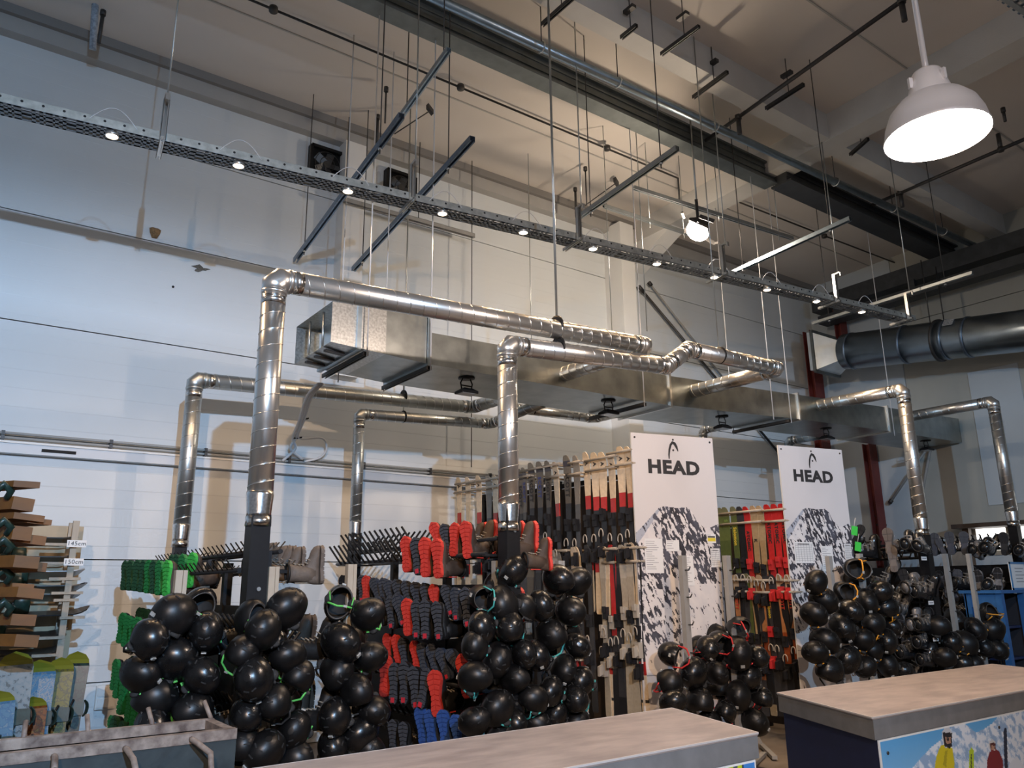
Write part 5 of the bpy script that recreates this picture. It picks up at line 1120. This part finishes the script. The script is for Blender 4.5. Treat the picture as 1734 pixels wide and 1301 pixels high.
def poster_ski(o, xd, n, W_, H_):
    U = lambda pts: uvmap(o, xd, n, W_, H_, pts, 1130, 1100, 2.871)
    def fn(u, v):
        c = np.zeros(u.shape+(3,)); g = np.clip(v*2.2, 0, 1)[..., None]; c[:] = np.array([.10, .36, .68])*(1-g)+np.array([.33, .60, .82])*g
        nn = nfield(u-v*.18, v+u*.5, 60, 20, 4.0, 5); n2 = nfield(u-v*.2, v, 22, 9, 8.0, 4)
        far = U([(1180,590),(1240,520),(1290,470),(1330,440),(1380,380),(1430,345),(1470,380),(1500,405),(1540,388),(1580,360),(1640,290),(1700,262),(1734,248),(1900,200),(2100,330),(2500,260),(3000,420),(3000,900),(1100,900)])
        m = inpoly(u, v, far); sn = np.array([.72, .78, .86])[None, None]*np.ones_like(c); sn[nn+n2 > .28] = (.28, .42, .62); sn[(nn+n2 > .0) & (nn+n2 <= .28)] = (.46, .59, .75); c[m] = sn[m]
        def P(pts, col): c[inpoly(u, v, U(pts))] = col
        P([(1295,900),(1300,577),(1308,520),(1328,470),(1360,458),(1386,482),(1396,540),(1398,900)], (.62, .52, .02)); P([(1340,560),(1352,490),(1362,490),(1356,575)], (.40, .34, .02))
        P([(1335,430),(1335,400),(1350,380),(1372,380),(1384,405),(1384,455),(1372,480),(1350,478)], (.55, .57, .60)); P([(1338,405),(1384,405),(1384,470),(1372,482),(1348,470)], (.02, .02, .025)); P([(1350,428),(1378,428),(1378,458),(1354,458)], (.42, .24, .16))
        P([(1464,900),(1468,495),(1478,474),(1490,492),(1492,900)], (.45, .60, .03)); P([(1474,900),(1475,510),(1480,510),(1482,900)], (.05, .06, .04))
        P([(1550,900),(1555,540),(1566,500),(1590,482),(1612,495),(1632,540),(1645,900)], (.20, .02, .03)); P([(1562,470),(1566,446),(1582,438),(1595,450),(1596,490),(1570,492)], (.60, .60, .60)); P([(1568,455),(1596,455),(1596,486),(1574,490)], (.10, .03, .03)); P([(1574,468),(1592,468),(1590,488),(1576,488)], (.45, .26, .18))
        P([(1634,400),(1640,382),(1650,384),(1664,900),(1650,900)], (.02, .03, .06))
        P([(1655,900),(1660,560),(1700,520),(1760,600),(1760,900)], (.65, .70, .78))
        return c
    return fn
def poster_goggle(o, xd, n, W_, H_):
    U = lambda pts: uvmap(o, xd, n, W_, H_, pts, 1130, 1100, 2.871)
    def fn(u, v):
        c = np.zeros(u.shape+(3,)); c[:] = (.05, .22, .58)
        def P(pts, col): c[inpoly(u, v, U(pts))] = col
        P([(68,900),(66,570),(78,540),(100,512),(150,490),(230,485),(258,520),(255,560),(235,600),(230,900)], (.015, .012, .012)); P([(120,900),(130,575),(150,540),(200,510),(228,520),(232,600),(228,900)], (.50, .27, .19))
        P([(72,580),(82,548),(120,528),(205,508),(214,530),(190,545),(150,555),(140,580),(110,586)], (.45, .62, .03)); P([(84,572),(96,552),(130,540),(134,562),(108,578)], (.70, .22, .03)); P([(155,546),(200,522),(206,534),(160,556)], (.70, .25, .04))
        P([(262,900),(268,545),(280,512),(300,495),(320,488),(345,492),(365,512),(372,545),(382,900)], (.02, .04, .08)); P([(272,900),(278,548),(288,520),(300,525),(312,498),(330,498),(338,515),(352,508),(364,545),(372,900)], (.52, .62, .02)); P([(318,900),(322,545),(340,535),(338,900)], (.06, .08, .10))
        return c
    return fn
ZC = 1.05
c1 = counter('near counter with worn top and goggles poster, lower centre', (.55, 2.27), (2.93, 2.30), (3.17, 3.01), (.75, 2.96), ZC, poster_goggle, (420, 120), (1.8, 2.3, 0))
c2 = counter('blue-sided counter with ski poster, lower right', (3.65, 2.21), (6.32, 2.18), (6.66, 3.0), (4.06, 3.03), ZC, poster_ski, (420, 150), (3.65, 2.21, 0))
# ================================================================== STEEL TROUGH BENCH
RUST = M('worn_cream_paint', (.29, .225, .18), .6, var=.5, scale=22, col2=(.08, .05, .038), bump=.15)
TEAL = M('worn_teal_sheet', (.034, .042, .042), .6, .2, var=.5, scale=9, col2=(.016, .02, .021), bump=.15, bscale=20)
bz = 1.165; bx0, bx1 = -.6, onY(402, 1233, 3.1).x; by0, by1 = 3.1, 3.42
be = thing('steel_rack', 'worn steel trough rack with pegs in the lower left corner', 'rack', (bx0, by0, 0))
MB().box((bx0, by0, bz-.035), (bx1, by0+.035, bz)).build('front_rail', RUST, be); MB().box((bx0, by1-.035, bz-.035), (bx1, by1, bz)).build('rear_rail', RUST, be)
MB().box((bx1-.035, by0+.035, bz-.036), (bx1-.001, by1-.035, bz-.002)).build('end_rail', RUST, be)
MB().box((bx0, by0+.004, .12), (bx1, by0+.010, bz-.035)).build('front_sheet', TEAL, be); MB().box((bx0, by1-.012, .12), (bx1, by1-.006, bz-.035)).build('rear_sheet', TEAL, be)
MB().box((bx1-.012, by0+.01, .12), (bx1-.004, by1-.01, bz-.035)).build('end_sheet', TEAL, be); MB().box((bx0, by0, .10), (bx1, by1, .13)).build('floor_sheet', TEAL, be)
for x in (bx0+.02, bx1-.04): MB().box((x, by0, 0), (x+.04, by0+.04, .12)).build('leg', RUST, be); MB().box((x, by1-.04, 0), (x+.04, by1, .12)).build('leg', RUST, be)
for (x0, y0, x1, y1) in [(115, 1170, 130, 1065), (440, 1138, 435, 1035), (765, 1095, 740, 1000), (1060, 1055, 1020, 965)]:
    p, q = onY(x0/2.95, 860+y0/2.95, by1-.02), onY(x1/2.95, 860+y1/2.95, by1+.02); MB().cyl((p.x, p.y, bz-.01), q, .0085, 8).build('peg', RUST, be)
for P_ in ([(275, 1250), (272, 1310)], [(635, 1210), (668, 1260), (680, 1320)], [(968, 1163), (1052, 1228), (1056, 1310)]):
    pts = [onY(x/2.95, 860+y/2.95, by0-.03-.05*i) for i, (x, y) in enumerate(P_)]; pts.insert(0, Vector((pts[0].x, by0+.01, pts[0].z))); MB().tube(pts, .010, 8).build('hook', RUST, be)
# ================================================================== SNOWBOARDS ON THE LEFT
def board_mesh(L=1.5, W=.27, n=14):
    secs = []
    for t_ in (0, .02, .05, .09, .15, .3, .5, .7, .85, .91, .95, .98, 1.0):
        k = min(t_, 1-t_); w = W*(math.sqrt(max(0, 1-(1-min(1, k/.09))**2))*.98+.02)*(1-.10*math.sin(math.pi*t_)); bend = .05*max(0, (.10-k)/.10)**2
        secs.append([(t_*L-L/2, -w/2, bend), (t_*L-L/2, w/2, bend), (t_*L-L/2, w/2, bend+.010), (t_*L-L/2, -w/2, bend+.010)])
    return MB().loft(secs, sm=False)
def sb_binding():
    R = {}; b = MB(); b.loft([[(-.05, -.14, z), (.05, -.14, z), (.06, .12, z), (-.06, .12, z)] for z in (.010, .03)], sm=False); R['base_plate'] = b
    b = MB(); b.loft([[(.055*math.cos(a)*k, -.13+.05*math.sin(a)*.6-(z-.03)*.3, z) for a in np.linspace(math.pi*1.02, math.pi*1.98, 7)]+[(.046*math.cos(a)*k, -.13+.04*math.sin(a)*.6-(z-.03)*.3, z) for a in np.linspace(math.pi*1.98, math.pi*1.02, 7)] for z, k in ((.03, 1.1), (.10, 1.15), (.19, .95))], sm=True); R['highback'] = b
    b = MB()
    for y in (-.03, .07): b.tube([(.06, y, .03), (.06, y, .07), (.03, y+.01, .10), (-.03, y+.01, .10), (-.06, y, .07), (-.06, y, .03)], .012, 6)
    R['straps'] = b
    return R
BOM = board_mesh(); SBB = {k: v.mesh(k, [BLACKP]) for k, v in sb_binding().items()}
BG = M('binding_green_black', (.02, .05, .04), .35, var=.5, scale=30)
def snowboard(label, loc, R, mats, group, L=1.5, binds=(-.27, .27)):
    r = thing('snowboard', label, 'snowboard', loc, group, R.to_quaternion()); r.scale = (L/1.5, 1, 1)
    put('deck', mvar(BOMm, mats), r)
    for x in binds:
        bp = put('binding', mvar(SBB['base_plate'], BG), r); bp.location = (x, 0, 0); bp.scale = (1.5/L, 1, 1)
        put('highback', mvar(SBB['highback'], BG), bp); put('straps', mvar(SBB['straps'], BLACKP), bp)
    return r
BOMm = BOM.mesh('deck', [BLACKM])
BLKB = M('board_black', (.02, .02, .022), .3, var=.3, scale=12); TANB = M('board_tan', (.40, .32, .20), .45, var=.25, scale=6)
srk = thing('snowboard_rack', 'wooden rack of stacked snowboards against the left wall', 'rack', (.4, 8.0, 0))
MB().box((-.9, 8.28, .9), (1.12, 8.30, 2.24)).build('back_panel', WOODT, srk)
p, q = onY(136, 884, 8.0), onY(104, 1130, 8.0)
for dy in (0, .25): MB().bar((p.x-.04, 7.92+dy, p.z), (q.x-.04, 7.92+dy, q.z), .05, .04).build('post', WOODP, srk); MB().bar((q.x-.04, 7.92+dy, q.z), (q.x-.02, 7.92+dy, 0), .05, .04).build('post', WOODP, srk)
MB().box((-.95, 7.9, 0), (-.90, 8.2, 2.2)).build('post', WOODP, srk)
rowy = [918, 950, 976, 1000, 1012, 1042, 1075, 1104]
for i, y in enumerate(rowy):
    z = onY(90, y, 7.95).z; xr = onY([137, 134, 148, 152, 145, 155, 118, 110][i], y, 7.95).x
    MB().box((xr-.30 if i < 4 else xr-.25, 7.88, z-.035), (xr-.06, 7.96, z-.012)).build('arm', WOODP, srk)
    snowboard('black snowboard lying flat, %s from the top of the left wall rack' % ORD[i], (xr-.76, 8.04, z), Matrix.Rotation(random.uniform(-.02, .02), 4, 'Y') @ Matrix.Rotation(-.22 if i < 5 else .12, 4, 'X'), BLKB if i != 2 else M('board_white', (.45, .47, .5), .3), 'snowboards on the wall rack', 1.5, (.22, -.27))
for i, (x, y, s) in enumerate([(130, 921, '145cm'), (125, 952, '150cm')]):
    c = onY(x, y, 7.86); r = thing('size_label', 'white size label %s on the snowboard rack' % s, 'label', c)
    MB().box((c.x-.075, c.y, c.z-.03), (c.x+.075, c.y+.003, c.z+.03)).build('card', PAPER, r); text(s, .05, c+Vector((0, -.002, 0)), (1, 0, 0), (0, 0, 1), BLACKINK, r)
# nearer rack with brown wooden arms at the left edge
nrk = thing('snowboard_rack', 'brown wooden rack cut off by the left picture edge', 'rack', (.3, 6.6, 0))
MB().box((.12, 6.55, 0), (.20, 6.63, 2.5)).build('post', WOODB, nrk)
random.seed(5)
for (x, y, w, h, a) in [(14, 823, 24, 14, .02), (8, 856, 18, 28, .3), (18, 878, 32, 14, .25), (36, 885, 22, 12, .2), (6, 905, 14, 30, .2), (22, 915, 30, 20, .3), (12, 953, 22, 26, .2), (22, 960, 30, 20, .25), (6, 1000, 18, 28, .2), (20, 1005, 26, 22, .3), (8, 1050, 22, 24, .2), (12, 1085, 20, 26, .25)]:
    Yp = 6.5+random.uniform(-.05, .25); c = onY(x, y, Yp); s = depth(c)/F_PX
    MB().obox(c, Vector((math.cos(a), 0, -math.sin(a)*.4))*(w*s/2+.03), Vector((-.1, .16, 0)), Vector((math.sin(a)*.3, 0, 1))*(h*s/2*.75)).build('arm', WOODB, nrk)
for i, y in enumerate((832, 893, 925, 975, 1030)):
    c = onY(4, y, 6.55); o = MB().tube([c+Vector((-.05, -.05, -.02)), c+Vector((0, -.06, .04)), c+Vector((.05, -.03, .0)), c+Vector((.03, 0, -.05))], .022, 8).build('strap_buckle', BG, nrk)
# upright children's boards
def deckmat(name, a, b_, c_, sc):
    m = bpy.data.materials.new(name); m.use_nodes = True; nt = m.node_tree; n = nt.nodes; L = nt.links; bs = n['Principled BSDF']; bs.inputs['Roughness'].default_value = .3
    tc = n.new('ShaderNodeTexCoord'); nz = n.new('ShaderNodeTexNoise'); nz.inputs['Scale'].default_value = sc; nz.inputs['Detail'].default_value = 3; L.new(tc.outputs['Object'], nz.inputs[0])
    rp = n.new('ShaderNodeValToRGB'); rp.color_ramp.interpolation = 'CONSTANT'; e = rp.color_ramp.elements; e[0].color = (*a, 1); e[1].position = .5; e[1].color = (*b_, 1); x = e.new(.60); x.color = (*c_, 1)
    L.new(nz.outputs['Fac'], rp.inputs[0]); sp = n.new('ShaderNodeSeparateXYZ'); L.new(tc.outputs['Object'], sp.inputs[0])
    mr = n.new('ShaderNodeMath'); mr.operation = 'GREATER_THAN'; mr.inputs[1].default_value = .64; L.new(sp.outputs[0], mr.inputs[0])
    mx = n.new('ShaderNodeMixRGB'); mx.inputs[2].default_value = (.22, .21, .02, 1); L.new(mr.outputs[0], mx.inputs[0]); L.new(rp.outputs[0], mx.inputs[1]); L.new(mx.outputs[0], bs.inputs['Base Color'])
    return m
DM = [deckmat('deck_blue', (0.099, 0.205, 0.298), (0.074, 0.167, 0.279), (0.174, 0.248, 0.298), 22), deckmat('deck_white', (0.223, 0.260, 0.273), (0.186, 0.236, 0.260), (0.087, 0.112, 0.124), 26), deckmat('deck_blue_white', (0.087, 0.198, 0.310), (0.223, 0.260, 0.285), (0.062, 0.161, 0.279), 40), deckmat('deck_yellow', (0.161, 0.136, 0.019), (0.087, 0.081, 0.031), (0.186, 0.161, 0.037), 24), deckmat('deck_green', (0.019, 0.043, 0.034), (0.012, 0.019, 0.019), (0.031, 0.056, 0.043), 18), deckmat('deck_orange', (0.217, 0.062, 0.009), (0.124, 0.037, 0.012), (0.223, 0.112, 0.019), 24)]  # deck colours darkened for the shade the boards stand in
for i, (x, y, w, mi, lb) in enumerate([(2, 1170, 30, 0, 'pale blue snowboard standing at the left picture edge'), (30, 1104, 42, 1, 'white snowboard with yellow tip, second from left of the standing boards'), (58, 1180, 30, 5, 'orange patterned snowboard half hidden between the standing boards'), (70, 1118, 34, 2, 'blue and white striped snowboard in the middle of the standing boards'), (106, 1114, 28, 3, 'yellow patterned snowboard standing beside the blue one'), (133, 1104, 26, 4, 'dark green snowboard standing nearest the wall socket')]):
    Yp = 6.9+.12*i; tip = onY(x, y, Yp); L = max(.9, tip.z*1.02)
    # local x is the board's length, local z its top face
    X = Vector((-.05+.02*i, .12, 1)).normalized(); Z = (Vector((-.25, -1, 0))); Z = (Z-X*Z.dot(X)).normalized(); Yv = Z.cross(X)
    R = Matrix((X, Yv, Z)).transposed().to_4x4()
    r = snowboard(lb, tip-X*(L/2), R, DM[mi], 'snowboards standing at the lower left', L, (-.25, .22)); r.scale = (L/1.5, .85 if w > 30 else .72, 1)
# ================================================================== RIGHT-HAND CORNER
BLUE = M('blue_paint', (.03, .13, .34), .45, var=.15, scale=12)
Yd = 4.99
a = onY(1690, 1000, Yd); dk = thing('blue_desk', 'blue framed shelf unit at the right picture edge', 'desk', (a.x, Yd, 0))
MB().box((a.x-.03, Yd-.05, a.z-.04), (a.x+.75, Yd+.5, a.z)).build('top', BLUE, dk)
for x in (a.x-.0, a.x+.66): MB().box((x, Yd-.03, 0), (x+.08, Yd+.05, a.z-.04)).build('leg', BLUE, dk); MB().box((x, Yd+.37, 0), (x+.08, Yd+.45, a.z-.04)).build('leg', BLUE, dk)
MB().box((a.x, Yd+.42, .1), (a.x+.72, Yd+.44, a.z-.05)).build('back_panel', M('desk_dark', (.02, .022, .03), .6), dk)
for z in (.25, .65, 1.05): MB().box((a.x+.08, Yd+.06, z), (a.x+.66, Yd+.40, z+.03)).build('shelf', NAVY, dk)
for k in range(6): MB().cyl((a.x+.16+k*.08, Yd+.12+.1*(k % 3), .3), (a.x+.18+k*.08, Yd+.2, a.z-.1), .014, 6).build('pole', M('pole_grey', (.10, .11, .12), .3, .6), dk)
MB().box((a.x+.70, Yd+.06, .1), (a.x+.72, Yd+.42, a.z-.05)).build('back_panel', MATS['desk_dark'], dk)
MB().box((a.x+.01, Yd+.05, a.z-.22), (a.x+.05, Yd+.40, a.z-.05)).build('side_panel', BLUE, dk)
p = onY(1706, 952, Yd+.05); q = onY(1740, 993, Yd+.05)
fr = thing('framed_notice', 'white notice in a blue frame standing on the blue desk', 'sign', (p.x, Yd, a.z)); w_ = .5; zt_ = p.z; zb_ = a.z+.001
MB().box((p.x, Yd+.04, zb_), (p.x+w_, Yd+.05, zt_)).build('sheet', PAPER, fr)
b = MB()
for s in (0, 1): b.box((p.x, Yd+.03, (zt_-.025) if s else zb_), (p.x+w_, Yd+.042, zt_ if s else zb_+.025)); b.box((p.x+(w_-.025)*s, Yd+.03, zb_), (p.x+.025+(w_-.025)*s, Yd+.042, zt_))
b.build('frame', M('frame_blue', (.06, .22, .45), .4), fr)
for k in range(5): MB().box((p.x+.16, Yd+.038, zt_-.09-.045*k), (p.x+.42-.05*(k % 2), Yd+.0405, zt_-.08-.045*k)).build('text_line', INK, fr)
# window with a dark wooden shelf over it on the end wall
wz0, wz1 = onX(1690, 932, END_X).z, onX(1690, 893, END_X).z; wy0, wy1 = 4.3, onX(1652, 910, END_X).y
wn = struct('window_1', MB().box((END_X-.02, wy0-.08, wz0-.08), (END_X+.04, wy1+.08, wz1+.06)), WOODP)
n_ = 4
for k in range(n_):
    y0 = wy0+(wy1-wy0)*k/n_; y1 = wy0+(wy1-wy0)*(k+1)/n_; struct('pane', MB().box((END_X-.028, y0+.03, wz0), (END_X-.02, y1-.03, wz1)), M('bright_pane', (.8, .82, .82), .2, emit=(1, .97, .92), estr=1.6), wn)
sh = thing('wall_shelf', 'dark brown wooden shelf board above the bright window', 'shelf', (END_X-.6, wy0, wz1)); ya = onX(1612, 888, END_X-.45).y; zs_ = onX(1680, 892, END_X-.45).z
MB().box((END_X-.5, 3.0, zs_), (END_X, ya, zs_+.07)).build('board', M('dark_wood', (.055, .035, .025), .5, var=.3, scale=8), sh)
for y in (ya-.15, wy0+.4): MB().box((END_X-.35, y-.05, 0), (END_X-.25, y+.05, zs_)).build('post', M('dark_wood2', (.10, .06, .035), .5, var=.3, scale=8), sh)
struct('pale_panel_1', MB().box((END_X-.02, 5.3, 2.9), (END_X+.02, 6.1, 5.2)), ENDB)  # paler panel patch on the end wall, clear of the floor
# small tags
for i, (x, y) in enumerate([(1447, 899), (1453, 926)]):
    c = onX(x, y, XE-.62); r = thing('hang_tag', ['bright green hang tag on the ski boots, upper', 'bright green hang tag on the ski boots, lower'][i], 'tag', c)
    MB().obox(c, (.004, 0, .0), (.01, .045, .01), (0, -.01, .055)).build('card', M('tag_green', (.05, .65, .10), .5), r); MB().cyl(c+Vector((0, 0, .05)), c+Vector((.05, 0, .16)), .003, 5).build('string', CABLE, r)
for i, (x, y) in enumerate([(1565, 946), (1577, 1021), (1585, 1083)]):
    c = onY(x, y, 4.98); r = thing('shelf_label', ['white shelf label below the bent pipe, upper', 'white shelf label below the bent pipe, middle', 'white shelf label below the bent pipe, lower'][i], 'label', c)
    MB().box((c.x-.06, c.y, c.z-.022), (c.x+.06, c.y+.004, c.z+.022)).build('card', PAPER, r); MB().box((c.x-.045, c.y-.0008, c.z-.006), (c.x+.045, c.y, c.z+.006)).build('text_line', INK, r)
# wire figure on the wall shelf behind the second banner, tripod foot in the counter gap
c = onY(1488, 876, 8.0); r = thing('wire_figure', 'small dark wire sculpture above the ski boots beside the red column', 'ornament', c)
for k in range(4): MB().tube([c+Vector(((.08+.03*k)*math.cos(t_+k), .03*math.sin(2*t_), (.08+.02*k)*math.sin(t_+k*.7))) for t_ in np.linspace(0, 5.2, 14)], .007, 5).build('wire', IRON, r)
MB().box((c.x-.12, c.y-.08, c.z-.16), (c.x+.12, c.y+.08, c.z-.13)).build('base', IRON, r)
r = thing('stand_foot', 'pale steel stand foot on the floor between the counters', 'stand', (5.0, 4.2, 0))
p, q = onZ(1290, 1262, .04), onZ(1312, 1282, .04); MB().bar((p.x, p.y, .04), (q.x, q.y, .03), .05, .03).build('leg', GREYP, r); MB().bar((q.x-.5, q.y-.1, .03), (q.x+.1, q.y+.2, .03), .05, .03).build('leg', GREYP, r); MB().bar((p.x, p.y, .04), (p.x-.1, p.y+.25, .5), .04, .03).build('leg', GREYP, r)
# matt blacks: little mirror-like sheen
for k, v in (('black_powder_coat', .22), ('black_plastic', .25), ('rubber', .15), ('helmet_shell', .38), ('helmet_shell_glossy', .45), ('boot_leather', .25), ('sole_grey', .2), ('sole_dark', .2), ('rack_steel', .25), ('ski_boot_shell', .35), ('boot_brown', .25), ('boot_navy', .3), ('dark_gap', .1)):
    MATS[k].node_tree.nodes['Principled BSDF'].inputs['Specular IOR Level'].default_value = v
